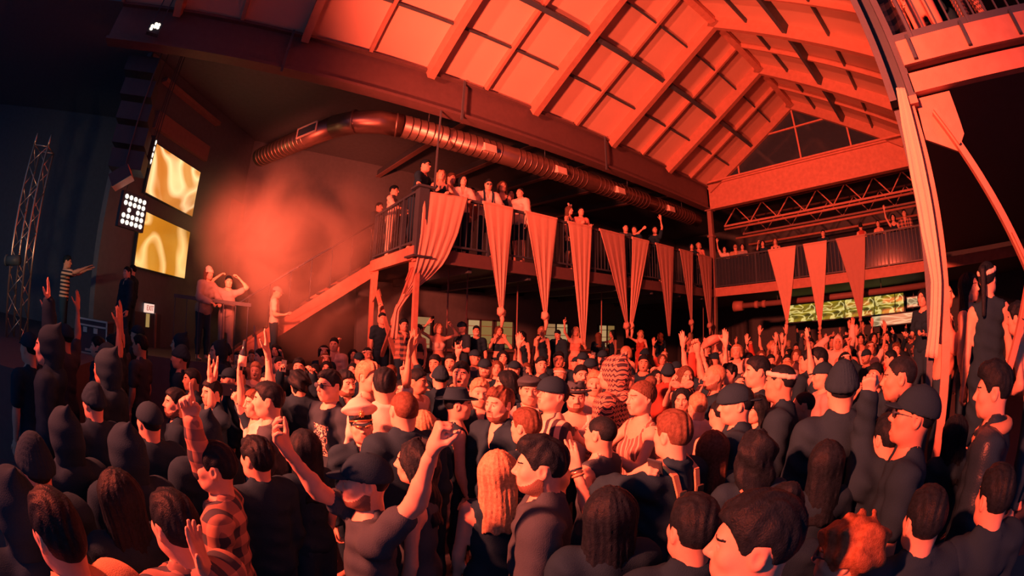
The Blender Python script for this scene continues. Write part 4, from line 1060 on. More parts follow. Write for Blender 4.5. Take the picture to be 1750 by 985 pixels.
        F.ell((0, .10, .028), (.082, .068, .02), .01); F.clip(-(np.sqrt((X/.88)**2+(Y+.014)**2)-.094)+0*Z); F.clip(np.abs(Z-.030+.55*(Y-.09)+1.8*X*X)-.006)
    elif kind == 'sombrero':
        F.ell((0, -.014, .055), (.155, .155, .03), .01); F.clip(np.abs(Z-.05-.9*(X*X+(Y+.014)**2))-.008)
    elif kind == 'bandana':
        F.ell((0, .035, -.065), (.070, .082, .05), .01); F.clip(.02-Y+0*X+0*Z); F.clip(Z+.026+0*X+0*Y)
    elif kind == 'glasses':
        for s in (-1, 1):
            F.ell((s*.033, .104, .006), (.028, .008, .021), .004)
            F.cone((s*.058, .098, .012), (s*.081, -.01, .008), .0042, .0035, k=.004)
        F.cone((-.01, .108, .012), (.01, .108, .012), .0045, .0045, k=.004)
    HAIR[key] = mesh_np(kind, *F.mesh(), ['hair_dark']); return HAIR[key]
# ---- people's materials
for n, c in dict(skin=(.80, .56, .46), skin_tan=(.62, .40, .31), skin_deep=(.34, .20, .15)).items(): mat(n, c, .52, noise=.1, scale=30, bump=.05, bscale=250, spec=.4)
mat('lip', (.62, .33, .28), .4); mat('stubble', (.24, .16, .14), .7, bump=.4, bscale=300); mat('eye_white', (.75, .66, .6), .3); mat('eye', (.10, .09, .09), .15, spec=.6)
for n, c in dict(hair_dark=(.013, .03, .05), hair_brown=(.16, .10, .08), hair_blond=(.62, .44, .30), hair_ginger=(.40, .18, .10)).items(): mat(n, c, .5, noise=.5, scale=60, bump=.3, bscale=180, spec=.12)
for n, c in dict(black_cloth=(.018, .062, .115), charcoal=(.06, .11, .165), white_cloth=(.85, .80, .76), grey_cloth=(.42, .42, .45), red_cloth=(.55, .12, .10), tan_cloth=(.60, .42, .30), pink_cloth=(.80, .42, .36), denim=(.025, .08, .15)).items():
    mat(n, c, .9, bump=.25, bscale=220, noise=.12, spec=.08)
mat('leather', (.02, .06, .11), .35, bump=.2, bscale=120); mat('gold', (.85, .55, .25), .3, metal=.8)
pattern_mat('plaid', 'plaid', (.05, .08, .13), (.62, .38, .30), 9); pattern_mat('stripes', 'stripes_z', (.03, .05, .09), (.75, .62, .5), 14)
pattern_mat('diag_stripes', 'stripes_x', (.05, .06, .1), (.85, .68, .58), 11); pattern_mat('knit', 'knit', (.05, .05, .08), (.70, .40, .32), 25)
pattern_mat('pinstripe', 'stripes_x', (.20, .16, .16), (.75, .55, .48), 24, thr=.7)
pattern_mat('graphic', 'graphic', (.018, .062, .115), (.75, .5, .42), 26)
pattern_mat('graphic_small', 'graphic', (.018, .062, .115), (.9, .75, .65), 45)
# ================================================================== PLACING PEOPLE
PEOPLE = []
def head_point(lean, twist, head):
    Rt = rx(-lean)@rz(twist); pv = Rt@(np.array((0, -.012, 1.52))-[0, 0, .95])+[0, 0, .95]
    return pv+(rz(head[0])@rx(-head[1])@ry(head[2]))@np.array((0, .016, .115))
HATPARTS = {'cap': ['brim'], 'fedora': ['hatbrim']}
PARTNAME = {'hatbrim': 'hat_brim', 'crown': 'peaked_cap', 'band': 'cap_band', 'cap': 'cap', 'visor': 'visor', 'bow': 'bow_headband', 'flatcap': 'flat_cap', 'glasses': 'glasses', 'bandana': 'face_bandana', 'hood': 'hood', 'sombrero': 'hat_brim'}
TOPNAME = {'tee': 't_shirt', 'tank': 'tank_top', 'bandeau': 'bandeau_top', 'long': 'long_sleeve_shirt', 'jacket': 'jacket', 'hoodie': 'hoodie', 'shirt': 'shirt', 'dress': 'dress', 'coat': 'coat'}
def setmat(o, i, m):
    if i < len(o.material_slots): o.material_slots[i].link = 'OBJECT'; o.material_slots[i].material = MATS[m]
def P(px, py, s=None, al=90, sex='m', hair='short', hc='hair_dark', hats=(), top='tee', tc='black_cloth', bottom='trousers', bc='denim', arms=('down', 'down'), head=(0, 0, 0),
      lean=0.0, twist=0.0, lod=0, skin='skin', beard=False, face='', armpx=None, floor=0.0, at=None, lab=None, short=None, group=None, straps=None, k=None, step=.0, loc=None, backcap=False, avoid=None, collar=None, bracelet=None, necklace=None):
    hpt = head_point(lean, twist, head)
    if loc is not None: hw = np.array((loc[0], loc[1], floor+1.63*(k or 1)))
    else:
        d = ray(px, py)
        if at is not None:
            t = at[1]/(d[0] if at[0] == 'x' else d[1]); hw = np.array([0, 0, CH])+d*t
            kk = (hw[2]-floor)/hpt[2]; kc = min(1.10, max(.88, kk)) if k is None else k
        else:
            dist = .232*770/s; hw = np.array([0, 0, CH])+d*dist; kk = (hw[2]-floor)/hpt[2]; kc = min(1.09, max(.90, kk)) if k is None else k
            if abs(kc-kk) > 1e-3 and d[2] < -.03:
                dist = min(dist*1.3, max(dist*.78, (floor+kc*hpt[2]-CH)/d[2])); hw = np.array([0, 0, CH])+d*dist
        k = kc
        if avoid is None and at is None: avoid = .33
        if avoid:
            hd0 = hw-[0, 0, CH]
            for tt in (1, 1.06, .95, 1.12, 1.18, .9, 1.25, 1.32, 1.4):
                c_ = np.array([0, 0, CH])+hd0*tt
                if all(hypot(c_[0]-q_['hw'][0], c_[1]-q_['hw'][1]) > avoid or abs(q_['floor']-floor) > .5 for q_ in PEOPLE): hw = c_; break
            k = min(1.1, max(.88, (hw[2]-floor)/hpt[2]))
    k = k or 1.0
    az = atan2(hw[1], hw[0]); yaw = az+radians(al)-pi/2
    Rz = rz(yaw); root = np.array((*(hw-Rz@(hpt*k))[:2], floor))
    ap = None
    if armpx:
        ap = {}
        for side, (ax, ay, dd, hd, palm, pole) in armpx.items():
            dh = np.linalg.norm(hw-[0, 0, CH]); tw = atr(ax, ay, dh+dd); tl = Rz.T@(tw-root)/k
            sh = (.158 if sex == 'f' else .182); Rt = rx(-lean)@rz(twist); S = Rt@(np.array((side*sh, -.005, 1.41))-[0, 0, .95])+[0, 0, .95]
            vw = unit(hw-[0, 0, CH]); rgt = unit(np.cross(vw, [0, 0, 1])); PW = {'c': -vw, 'a': vw, 'l': -rgt, 'r': rgt, 'u': np.array((0, 0, 1.0)), 'd': np.array((0, 0, -1.0))}
            pl = Rz.T@PW[palm]; po = Rz.T@(PW[pole]) if isinstance(pole, str) else np.array(pole)
            e, w = ik(S, tl, po+np.array((0, 0, -.25))); ap[side] = (e, w, hd, pl)
    fg = figure(sex, arms, head, lean, twist, top, bottom, face, beard, lod, armpts=ap, step=step)
    r = thing('person', root, lab, 'person', group, rz=yaw); r.scale = (k, k, k)
    b = link('body', fg['body'], r)
    if skin != 'skin': setmat(b, 0, skin)
    if hc != 'hair_dark': setmat(b, 3, hc)
    if 'top' in fg:
        o = link(TOPNAME[top], fg['top'], r); setmat(o, 0, tc)
    if 'bottom' in fg and bottom != 'none':
        o = link({'trousers': 'trousers', 'skirt': 'skirt', 'shorts': 'shorts'}[bottom], fg['bottom'], r); setmat(o, 0, bc)
    HM = Matrix(fg['headm'].tolist()); hl = min(lod, 2)
    if hair: o = link('hair', hair_mesh(hair, hl), r); o.matrix_local = HM; setmat(o, 0, hc)
    for hk, hm in hats:
        o = link(PARTNAME.get(hk, hk), hair_mesh(hk, hl), r); setmat(o, 0, hm)
        o.matrix_local = HM@Matrix.Rotation(pi, 4, 'Z') if backcap and hk == 'cap' else HM
        for sub in HATPARTS.get(hk, []):
            q = link(PARTNAME.get(sub, sub), hair_mesh(sub, hl), o); setmat(q, 0, hm)
        if hk == 'crown':
            for sub, m2 in (('band', 'black_cloth'), ('visor', 'leather')):
                q = link(PARTNAME[sub], hair_mesh(sub, hl), o); setmat(q, 0, m2)
            em = MB()
            for i in range(9):
                a = 2*pi*i/9; em.tube([(.0, .112, .10), (.022*cos(a), .118, .10+.026*sin(a))], [.008, .004], 6)
            em.tube([(0, .108, .10), (0, .124, .10)], .012, 10)
            q = link('emblem', em.mesh('emblem', 'gold', smooth=True), o)
            br = MB().tube([(.085*cos(a), -.014+.108*sin(a), .046+.006*sin(a)) for a in np.linspace(.25, pi-.25, 12)], .006, 6)
            link('braid', br.mesh('braid', 'gold', smooth=True), o)
            lf = MB()
            for sg in (-1, 1): lf.tube([(sg*.012, .150, .012), (sg*.035, .138, .016), (sg*.058, .112, .020)], [.004, .008, .004], 6)
            link('visor_leaves', lf.mesh('visor_leaves', 'gold', smooth=True), o)
        if hk == 'sombrero':
            cr = link('hat_crown', hair_mesh('fedora', hl), o); setmat(cr, 0, hm)
            zz = MB()
            for i in range(22):
                a0 = 2*pi*i/22; a1 = 2*pi*(i+.5)/22; a2 = 2*pi*(i+1)/22
                q3 = lambda a, rr: ((rr*cos(a)), -.014+rr*sin(a), .062+.9*rr*rr)
                zz.add([q3(a0, .150), q3(a1, .122), q3(a2, .150), tuple(np.array(q3(a1, .14))+[0, 0, .006])], [(0, 2, 1), (0, 1, 3), (1, 2, 3), (2, 0, 3)])
            link('zigzag_trim', zz.mesh('zigzag_trim', 'white_cloth'), o)
    if straps:
        Tt = fg['T']; inf = .03
        for sg in (-1, 1):
            pts = [(sg*.055, .135, .98), (sg*.075, .142, 1.15), (sg*.09, .140, 1.30), (sg*.095, .10, 1.44), (sg*.09, .0, 1.522), (sg*.08, -.105, 1.455), (sg*.06, -.146, 1.32), (sg*.045, -.140, 1.15), (sg*.06, -.125, .98)]
            mb = MB(); pts = [Vector(Tt(p)) for p in pts]
            for a, b2 in zip(pts[:-1], pts[1:]):
                out = Vector((0, (a.y+b2.y)/2, (((a.z+b2.z)/2)-1.38) if (a.z+b2.z)/2 > 1.4 else 0)).normalized(); mb.bar(a, b2, .034, .012, up=out)
            link('suspender', mb.mesh('suspender', straps), r)
            if lod == 0:
                for zb in (1.2, 1.36):
                    c = Vector(Tt((sg*(.05 if zb < 1.3 else .066), -.15 if zb > 1.3 else -.146, zb))); link('buckle', MB().bar(c-Vector((0, 0, .022)), c+Vector((0, 0, .022)), .05, .014, up=(0, 1, 0)).mesh('buckle', 'alu'), r)
    if collar:
        mb = MB().tube([fg['T']((.098*cos(a_), -.012+.092*sin(a_), 1.475-.055*max(0, sin(a_)))) for a_ in np.linspace(-pi*1.42, pi*.42, 22)], [.016]+[.034]*20+[.016], 10); link('collar', mb.mesh('collar', collar, smooth=True), r)
    if necklace:
        mb = MB().tube([fg['T']((.082*cos(a_), .022+.088*sin(a_), 1.468-.05*sin(a_))) for a_ in np.linspace(0, 2*pi, 26)], .006, 6); link('necklace', mb.mesh('necklace', necklace, smooth=True), r)
    if bracelet:
        S_, e_, w_ = fg['arms'][bracelet][:3]; dz = unit(w_-e_); ax_ = unit(np.cross(dz, [.3, .5, .8])); ay_ = np.cross(dz, ax_)
        for j_ in range(3):
            c_ = w_-dz*(.012+.018*j_); mb = MB().tube([c_+(ax_*cos(a_)+ay_*sin(a_))*.031 for a_ in np.linspace(0, 2*pi, 16)], .0065, 6); link('bracelet', mb.mesh('bracelet', ['leather', 'alu', 'tan_cloth'][j_], smooth=True), r)
    rec = dict(o=r, px=pj(hw), root=root, k=k, yaw=yaw, Rz=Rz, fg=fg, hair=hair, hc=hc, hats=hats, top=top, tc=tc, arms=arms, sex=sex, lab=lab, short=short, al=al, lod=lod, floor=floor, dist=float(np.linalg.norm(hw-[0, 0, CH])), hw=hw)
    PEOPLE.append(rec)
    return rec
def hand_pos(rec, side, along=.09):
    S, e, w, hd, pl = rec['fg']['arms'][side]; p = w+unit(w-e)*along+pl*.03
    return rec['root']+rec['Rz']@(p*rec['k']), rec['Rz']@unit(w-e), rec['Rz']@pl
def phone(rec, side, lab, lit=True, tilt=0):
    p, d, pl = hand_pos(rec, side); t = thing('phone', p, lab, 'phone')
    to = unit(rec['hw']-p)
    z = Vector(unit(np.array((0, 0, 1))*.9+d*.2)); y = Vector(to); x = z.cross(y).normalized(); z = y.cross(x) * -1
    mb = MB(); A = Vector(p)
    mb.prism([A+x*sx*.036+z*sz*.072 for sx, sz in ((-1, -1), (1, -1), (1, 1), (-1, 1))], y, .009); mb.build('case', 'black_plastic', t)
    MB().prism([A+y*.006+x*sx*.032+z*sz*.064 for sx, sz in ((-1, -1), (1, -1), (1, 1), (-1, 1))], y, .003).build('display', emit_mat('phone_glow', (1.0, .55, .38), .9) if lit else 'black_plastic', t)
    return t

# ---- foreground, one by one
r_cap = P(622, 824, 98, 96, hats=[('cap', 'black_cloth')], hair='buzz', beard=True, tc='charcoal', armpx={1: (466, 748, -.12, 'relaxed', 'r', 'd'), -1: (748, 752, -.34, 'fist', 'r', 'r')}, lab='bearded person in dark cap and charcoal tee, both bare arms raised, bottom left of centre', short='bearded person in dark cap')
P(925, 798, 97, 88, hair='quiff', beard=True, top='jacket', tc='charcoal', lab='person in profile with quiff and dark open-collar jacket at bottom centre', short='quiffed person in profile')
P(850, 806, 92, 8, sex='f', hair='long', hc='hair_blond', top='tank', lab='person with long straight blond hair seen from behind, beside the raised fist', short='long blond hair from behind')
P(712, 790, 84, 78, sex='f', hair='longwavy', top='tank', tc='charcoal', lab='dark wavy-haired person in tank top left of raised fist', short='dark wavy-haired person')
P(618, 730, 56, 186, hats=[('crown', 'white_cloth')], hair='short', top='jacket', head=(0, -.12, .1), lab='person in white peaked captain cap with gold emblem and dark jacket', short='captain cap')
P(690, 702, 62, 22, hair='buzz', hc='hair_brown', top='jacket', lab='shaved head from behind in dark jacket, right of captain cap', short='shaved head right of captain')
P(722, 728, 52, 15, sex='f', hair='bob', hc='hair_blond', lab='blond bob from behind, just left of the raised fist', short='blond bob')
P(657, 660, 54, 4, hair='short', top='shirt', tc='white_cloth', lab='dark round head from behind with pale shirt, above the captain cap', short='pale shirt from behind')
P(630, 645, 46, 238, hair='messy', hc='hair_blond', top='tank', tc='white_cloth', lab='tousled blond person in white tank looking right above captain cap', short='tousled blond')
P(783, 693, 54, 276, hair='buzz', hats=[('fedora', 'black_cloth')], top='tank', face='', lab='person in black brimmed hat and tank top, in profile facing right', short='black brimmed hat')
P(820, 672, 52, 190, hair='short', hc='hair_blond', top='jacket', tc='black_cloth', lab='fair-haired person facing camera in dark jacket below a horns hand', short='fair-haired front-facing person')
P(853, 692, 56, 138, hair='messy', hc='hair_brown', top='jacket', beard=True, lab='stubbled person with swept brown hair in dark jacket facing left', short='swept brown hair')
P(905, 668, 46, 186, hair='short', hats=[('flatcap', 'charcoal')], top='shirt', tc='white_cloth', straps='black_cloth', lab='person in flat cap and pale shirt with dark suspenders', short='flat cap with suspenders')
P(946, 676, 55, 112, hair='buzz', hats=[('cap', 'black_cloth')], backcap=True, top='long', tc='diag_stripes', head=(.1, -.25, 0), lab='person in dark cap and bold diagonal striped shirt, chin raised', short='diagonal striped shirt')
P(984, 680, 46, 186, hair='short', hats=[('sombrero', 'charcoal')], top='tank', tc='white_cloth', beard=True, lab='person in wide round hat with pale zigzag trim and white top', short='wide zigzag hat')
P(899, 730, 60, 52, hair='short', hc='hair_brown', lab='brown-haired person from behind in dark tee above the quiffed profile', short='brown hair above quiff')
P(1026, 742, 66, 58, hair='buzz', top='tank', tc='charcoal', bracelet=-1, necklace='tan_cloth', armpx={-1: (984, 800, -.26, 'open', 'c', 'c')}, lab='shaved person in tank top and necklace with palm raised beside the face', short='raised palm with shaved head')
r = P(1046, 640, 47, 72, hair='', hats=[('hood', 'knit')], top='hoodie', tc='knit', lab='person in zigzag patterned knit hood and sweater', short='zigzag knit hood')
P(1017, 656, 42, 178, hair='short', hc='hair_blond', top='tee', tc='white_cloth', lab='pale person in light tee just left of the knit hood', short='pale tee by knit hood', lod=1)
r_cam = P(1096, 680, 56, 122, sex='f', hair='bun', hc='hair_brown', top='tank', tc='pinstripe', arms=('hold', 'hold'), lab='person with pinned hair and pleated pale top holding a small camera', short='pleated pale top')
r_bb = P(1150, 744, 78, 48, hair='short', hc='hair_brown', top='shirt', tc='black_cloth', straps='tan_cloth', armpx={-1: (1088, 812, -.05, 'grip', 'r', 'd')}, lab='short-haired person from behind in dark shirt with tan buckled braces', short='tan buckled braces')
P(1216, 768, 62, 12, sex='f', hair='long', hc='hair_brown', lab='long straight brown hair from behind, right of the tan braces', short='long brown hair')
P(1259, 692, 62, 94, hair='buzz', hats=[('cap', 'black_cloth')], backcap=True, top='jacket', lab='person in profile with backward black cap and dark jacket', short='backward black cap')
P(1166, 682, 42, 172, sex='f', hair='long', hats=[('bow', 'pink_cloth')], head=(0, .15, 0), top='tank', tc='white_cloth', lab='dark-haired person with a large pink bow headband', short='pink bow headband')
P(1294, 636, 44, 102, hair='short', arms=('face', 'down'), lab='dark-haired person in profile with hand to mouth', short='hand to mouth', lod=1)
P(1372, 694, 48, 90, hair='buzz', skin='skin_tan', lab='shaved smiling person in profile, black tee, left of dark beanie', short='shaved profile')
P(1438, 666, 52, 12, hair='buzz', hats=[('beanie', 'black_cloth')], top='coat', k=1.08, lab='broad person from behind in black beanie and black coat', short='black beanie from behind')
P(1516, 748, 72, 40, hair='short', top='jacket', armpx={-1: (1484, 676, -.08, 'fist', 'a', 'd')}, lab='person from behind in black jacket with loose fist raised, right of beanie', short='loose fist raised')
P(1537, 646, 66, 92, hair='buzz', skin='skin_tan', top='hoodie', lab='close-cropped person in profile in dark hooded top beside draped column', short='close-cropped profile by column')
P(1562, 712, 76, 94, hair='buzz', hats=[('cap', 'black_cloth'), ('glasses', 'black_plastic')], head=(0, -.22, 0), top='tee', face='o', skin='skin_tan', lab='person in dark cap and glasses looking down, mouth open', short='cap and glasses')
P(1698, 668, 72, 88, hair='quiff', top='jacket', tc='leather', collar='tan_cloth', lab='person in black leather jacket with tan fleece collar at right edge', short='tan fleece collar')
P(1292, 928, 128, 92, hair='short', top='tee', lab='large close profile with short dark hair cut off by bottom edge', short='large close profile', k=1.02)
P(1446, 948, 108, 86, sex='f', hair='curly', hc='hair_ginger', hats=[('glasses', 'black_plastic')], lab='curly ginger-haired person with glasses at the bottom right', short='curly ginger hair', top='tee')
r_bun = P(1338, 872, 95, 14, sex='f', hair='bun', top='tee', lab='dark bun from behind with a pale stick through it, bottom right', short='dark bun with stick')
r_pt = P(368, 800, 86, 76, hair='short', top='long', tc='plaid', armpx={1: (293, 622, -.22, 'point', 'c', 'd')}, lab='person in plaid sleeves pointing one finger up at the left', short='pointing plaid arm')
P(100, 915, 118, 25, hair='short', top='hoodie', tc='tan_cloth', lab='person in pale hooded top at the bottom left corner', short='pale hooded top', k=.93)
P(300, 900, 104, 30, hair='short', top='long', tc='plaid', armpx={-1: (352, 978, -.15, 'open', 'u', 'd')}, lab='dark-haired person in plaid with open hand low at bottom left', short='open hand low left')
P(362, 672, 36, 120, hair='short', arms=('head', 'up'), armpx={1: (358, 640, -.05, 'open', 'r', 'd'), -1: (368, 640, -.05, 'open', 'l', 'd')}, lab='person with both palms pressed together overhead at left', short='palms pressed overhead', lod=1)
r_bot = P(436, 690, 42, 116, hair='short', hc='hair_brown', top='shirt', tc='white_cloth', armpx={1: (409, 632, -.08, 'grip', 'r', 'd')}, lab='person in rolled pale sleeves lifting a bottle at left', short='lifted bottle')
r_ph = P(464, 680, 44, 108, hair='buzz', hats=[('cap', 'black_cloth')], top='jacket', arms=('phone', 'phone'), lab='person in dark cap and jacket aiming a camera', short='camera-aiming cap', lod=1)
P(563, 660, 50, 128, hair='short', hats=[('glasses', 'black_plastic')], top='tee', tc='graphic_small', lab='person in dark glasses and black printed tee left of captain cap', short='dark glasses')
P(591, 656, 44, 214, hair='messy', beard=True, top='jacket', lab='bearded dark-haired person looking right, left of tousled blond', short='bearded onlooker', lod=1)
P(511, 656, 50, 8, hair='curly', top='jacket', lab='curly dark head from behind, left of the dark glasses', short='curly dark head', lod=1)
# dark near backs filling the lower corners
for a in ((215, 775, 70, 18, 'hood', 'hoodie', 'black-hooded back below the flight case', 'm'), (60, 800, 80, 20, 'beanie', 'jacket', 'dark beanie back at the left edge', 'm'), (160, 690, 48, 30, 'beanie', 'jacket', 'small beanie back low beside the stage', 'm'),
          (440, 800, 68, 40, 'messy', 'jacket', 'messy dark head from behind left of the raised bare arm', 'm'), (520, 790, 66, 40, 'long', 'tee', 'long dark hair from behind between raised arm and cap', 'f'), (215, 905, 92, 20, 'long', 'jacket', 'long dark hair from behind low at left', 'f'),
          (255, 722, 56, 25, 'cap', 'jacket', 'dark cap back under the exit sign', 'm'), (110, 745, 62, 20, 'hood', 'hoodie', 'raised black hood by the left stage corner', 'm'), (345, 742, 56, 30, 'hood', 'hoodie', 'raised black hood right of the pointing arm', 'm'), (28, 872, 96, 15, 'hood', 'hoodie', 'raised black hood in the bottom left corner', 'm'),
          (1620, 800, 84, 35, 'long', 'jacket', 'long dark hair from behind below cap and glasses', 'f'), (1580, 890, 105, 30, 'short', 'jacket', 'broad dark back at the bottom right', 'm'), (1700, 850, 98, 40, 'short', 'coat', 'dark coat back below the fleece collar', 'm'),
          (1040, 880, 92, 20, 'long', 'jacket', 'long dark hair from behind right of the quiffed profile', 'f'), (1185, 905, 105, 30, 'short', 'jacket', 'quilted dark jacket back below the tan braces', 'm'),
          (1410, 790, 78, 25, 'long', 'tee', 'long dark hair from behind under the dark beanie', 'f'), (1290, 775, 68, 20, 'longwavy', 'tee', 'wavy dark hair from behind under backward cap', 'f')):
    hk = a[4] in ('hood', 'beanie', 'cap')
    P(a[0], a[1], a[2], a[3], sex=a[7], hair=('' if a[4] == 'hood' else 'buzz') if hk else a[4], hats=[(a[4], 'black_cloth')] if hk else (), top=a[5], lab='person, '+a[6], short=a[6], lod=1 if a[2] < 80 else 0)
# ---- people on the balconies and platforms
LBX = ('x', XL-.32)
def B(px, py, lab, at=LBX, floor=ZS1, **kw):
    kw.setdefault('lod', 1); kw.setdefault('al', 190); return P(px, py, at=at, floor=floor, lab=lab, **kw)
B(676, 303, 'person in pale tee and white trousers at the stair end of balcony', at=('y', 3.78), al=250, tc='white_cloth', bc='white_cloth', arms=('rail', 'bent'), hair='short')
B(652, 318, 'person in dark shirt behind the white trousers on balcony', at=('y', 4.0), al=230, top='shirt', tc='charcoal')
B(727, 284, 'tall person leaning on the dark balcony corner post', at=('x', -7.95), al=240, top='tee', arms=('rail', 'rail'), lean=.25, hats=[('glasses', 'black_plastic')])
B(754, 300, 'long blond-haired person in black tank above the widest banner', sex='f', hair='longwavy', hc='hair_blond', top='tank', arms=('chest', 'rail'))
B(771, 306, 'person half hidden behind the blond tank wearer on balcony', at=('x', -8.25), hair='short', hc='hair_brown', tc='tan_cloth', al=230)
B(792, 309, 'dark long-haired person in white shirt leaning over balcony rail', sex='f', hair='long', top='shirt', tc='white_cloth', arms=('rail', 'rail'), lean=.15)
B(806, 330, 'pale-shirted person bending at the gap after widest banner', at=('x', -8.05), top='shirt', tc='pink_cloth', arms=('rail', 'down'), lean=.5, al=210)
B(835, 316, 'person in glasses, pale shirt and dark suspenders looking down from balcony', top='shirt', tc='white_cloth', straps='black_cloth', hats=[('glasses', 'black_plastic')], arms=('rail', 'rail'), lean=.2, head=(0, .25, 0))
B(859, 317, 'smiling long-haired person right of the balcony suspenders', at=('x', -8.1), sex='f', hair='long', hc='hair_brown', top='tank', arms=('rail', 'down'), lean=.2)
B(873, 330, 'small face between long hair and white fluffy top on balcony', at=('x', -8.5), sex='f', hair='bob', tc='charcoal')
B(889, 330, 'person with topknot in fluffy white top on balcony', sex='f', hair='bun', top='hoodie', tc='white_cloth', al=150, bottom='shorts', bc='black_cloth')
B(973, 360, 'person in dark dress with pale bow, turned away on balcony', sex='f', hair='long', hc='hair_brown', hats=[('bow', 'white_cloth')], top='dress', bottom='none', al=240)
B(993, 362, 'person in pale cropped sweater above the longest banner', sex='f', hair='ponytail', top='long', tc='pink_cloth', arms=('chest', 'bent'), al=200)
B(1069, 391, 'person in dark printed tee between the paired banners', tc='charcoal', hair='buzz', al=200)
B(1084, 393, 'person in black with bent arm lifted above sixth banner', al=170, arms=('up', 'down'), armpx={1: (1104, 388, 0, 'fist', 'c', 'r')})
B(1119, 393, 'person in black waving one straight arm above seventh banner', arms=('down', 'up'), armpx={-1: (1129, 372, 0, 'open', 'c', 'r')}, sex='f', hair='bun')
B(1182, 424, 'dark-haired person beside blond one at the far balcony corner', sex='f', hair='long')
B(1194, 420, 'blond person in pale pink top above the last banner', sex='f', hair='bob', hc='hair_blond', top='long', tc='pink_cloth')
FBY = ('y', YF+.4)
for i, (px, py, kw, lab) in enumerate(((1238, 426, dict(tc='white_cloth', arms=('up', 'bent'), sex='f', hair='long'), 'white-topped person waving at left end of far balcony'), (1257, 427, dict(hair='short', hc='hair_blond', top='shirt', tc='tan_cloth', hats=[('glasses', 'black_plastic')]), 'person in glasses and tan shirt near left end of far balcony'),
        (1269, 427, dict(tc='grey_cloth', sex='f', hair='bob'), 'grey-topped person right of tan shirt on far balcony'), (1304, 425, dict(arms=('phone', 'down'), sex='f', hair='long'), 'person lifting a drink left of the first far banner'), (1325, 416, dict(sex='f', hair='long', hc='hair_brown', top='tank'), 'person in tank top above the leftmost far banner'),
        (1407, 404, dict(), 'lone dark head above the middle far banner'), (1471, 390, dict(sex='f', hair='bun', top='tank', tc='red_cloth', al=10), 'bare-backed person turned away above rightmost far banner'), (1501, 388, dict(sex='f', hair='ponytail', top='tank', tc='pink_cloth', arms=('chest', 'chest')), 'person in pale wrap top right of rightmost far banner'),
        (1526, 372, dict(sex='f', hair='long', top='tank', arms=('up', 'down'), tc='black_cloth'), 'person in black raising an arm near the column on far balcony'), (1545, 365, dict(top='shirt', tc='plaid'), 'person in plaid shirt nearest the draped column on far balcony'))):
    kw = dict(kw); kw.setdefault('al', 180); B(px, py, lab, at=FBY, **kw)
# right balcony above: only legs and hips in frame
for i, (x, y, bc, lab) in enumerate(((.72, 3.75, 'pink_cloth', 'legs in pale trousers on the near right balcony'), (.38, 3.9, 'plaid', 'legs in patterned trousers beside the column on right balcony'), (1.25, 3.7, 'knit', 'legs in dotted stockings at the top right corner'), (1.0, 4.1, 'black_cloth', 'dark legs behind pale trousers on right balcony'))):
    P(0, 0, loc=(x, y), floor=3.94, al=170, bc=bc, bottom='trousers', sex='f' if i == 2 else 'm', hair='long' if i == 2 else 'short', tc='charcoal', lab='person with '+lab, lod=1)
# platform under the left balcony
PF = dict(at=('x', -8.35), floor=.7)
B(750, 562, 'blond person in white bandeau and black skirt dancing with arms raised', sex='f', hair='bob', hc='hair_blond', top='bandeau', tc='white_cloth', bottom='skirt', bc='black_cloth', al=205, armpx={1: (732, 552, 0, 'horns', 'c', 'l'), -1: (771, 556, 0, 'fist', 'c', 'r')}, **PF)
B(790, 560, 'person in black graphic tee and dark cap beside the blond dancer', hats=[('cap', 'black_cloth')], backcap=True, hair='buzz', al=130, tc='graphic', arms=('down', 'bent'), **PF)
B(814, 566, 'person in cap with pale face cloth on the platform', hair='short', hats=[('bandana', 'white_cloth')], al=185, **PF)
B(853, 566, 'person with hands cupped round the mouth, in strapless black dress', sex='f', hair='long', hc='hair_brown', top='bandeau', bottom='skirt', bc='black_cloth', arms=('face', 'face'), al=190, **PF)
B(690, 556, 'person in plaid shirt reaching up to pull the wide banner', top='shirt', tc='plaid', al=200, armpx={1: (676, 528, 0, 'grip', 'r', 'l')}, hair='messy', at=('x', -8.0), floor=.7)
B(715, 564, 'dark-haired person with bare shoulders right of the plaid shirt', sex='f', hair='messy', top='bandeau', tc='charcoal', al=150, **PF)
B(653, 545, 'person by the staircase column holding the brace', at=('x', -9.2), floor=.7, al=200, armpx={-1: (648, 528, 0, 'grip', 'r', 'l')}, tc='black_cloth')
B(892, 582, 'black-dressed person by the bright pole, head bowed', sex='f', hair='long', top='dress', bottom='none', al=160, head=(0, .3, 0), **PF)
B(926, 566, 'blond person in long black dress left of the longest banner', sex='f', hair='bob', hc='hair_blond', top='dress', bottom='none', al=170, **PF)
B(953, 572, 'short-haired person in black jacket looking down beside the blond dress', top='jacket', head=(0, .3, 0), al=150, **PF)
B(984, 567, 'long blond person gripping the tip of the longest banner', sex='f', hair='longwavy', hc='hair_blond', top='bandeau', tc='pink_cloth', bc='pink_cloth', bottom='skirt', al=180, arms=('point', 'hold'), at=('x', -7.95), floor=.7)
B(1022, 586, 'long-haired person turned away by the thin pole on platform', sex='f', hair='long', hc='hair_brown', al=20, **PF)
B(1047, 571, 'dark-haired person in black drinking, left of the shared knot', sex='f', hair='longwavy', arms=('phone', 'down'), al=120, top='tank', **PF)
B(1095, 571, 'blond person in red dress with arm around a friend', sex='f', hair='longwavy', hc='hair_blond', top='dress', tc='red_cloth', bottom='none', arms=('wide', 'bent'), al=185, **PF)
B(1128, 576, 'ginger long hair turned away beside the seventh banner', sex='f', hair='longwavy', hc='hair_ginger', al=20, **PF)
B(1180, 575, 'blond person in pale top near the eighth banner knot', sex='f', hair='long', hc='hair_blond', tc='pink_cloth', arms=('face', 'down'), al=170, **PF)
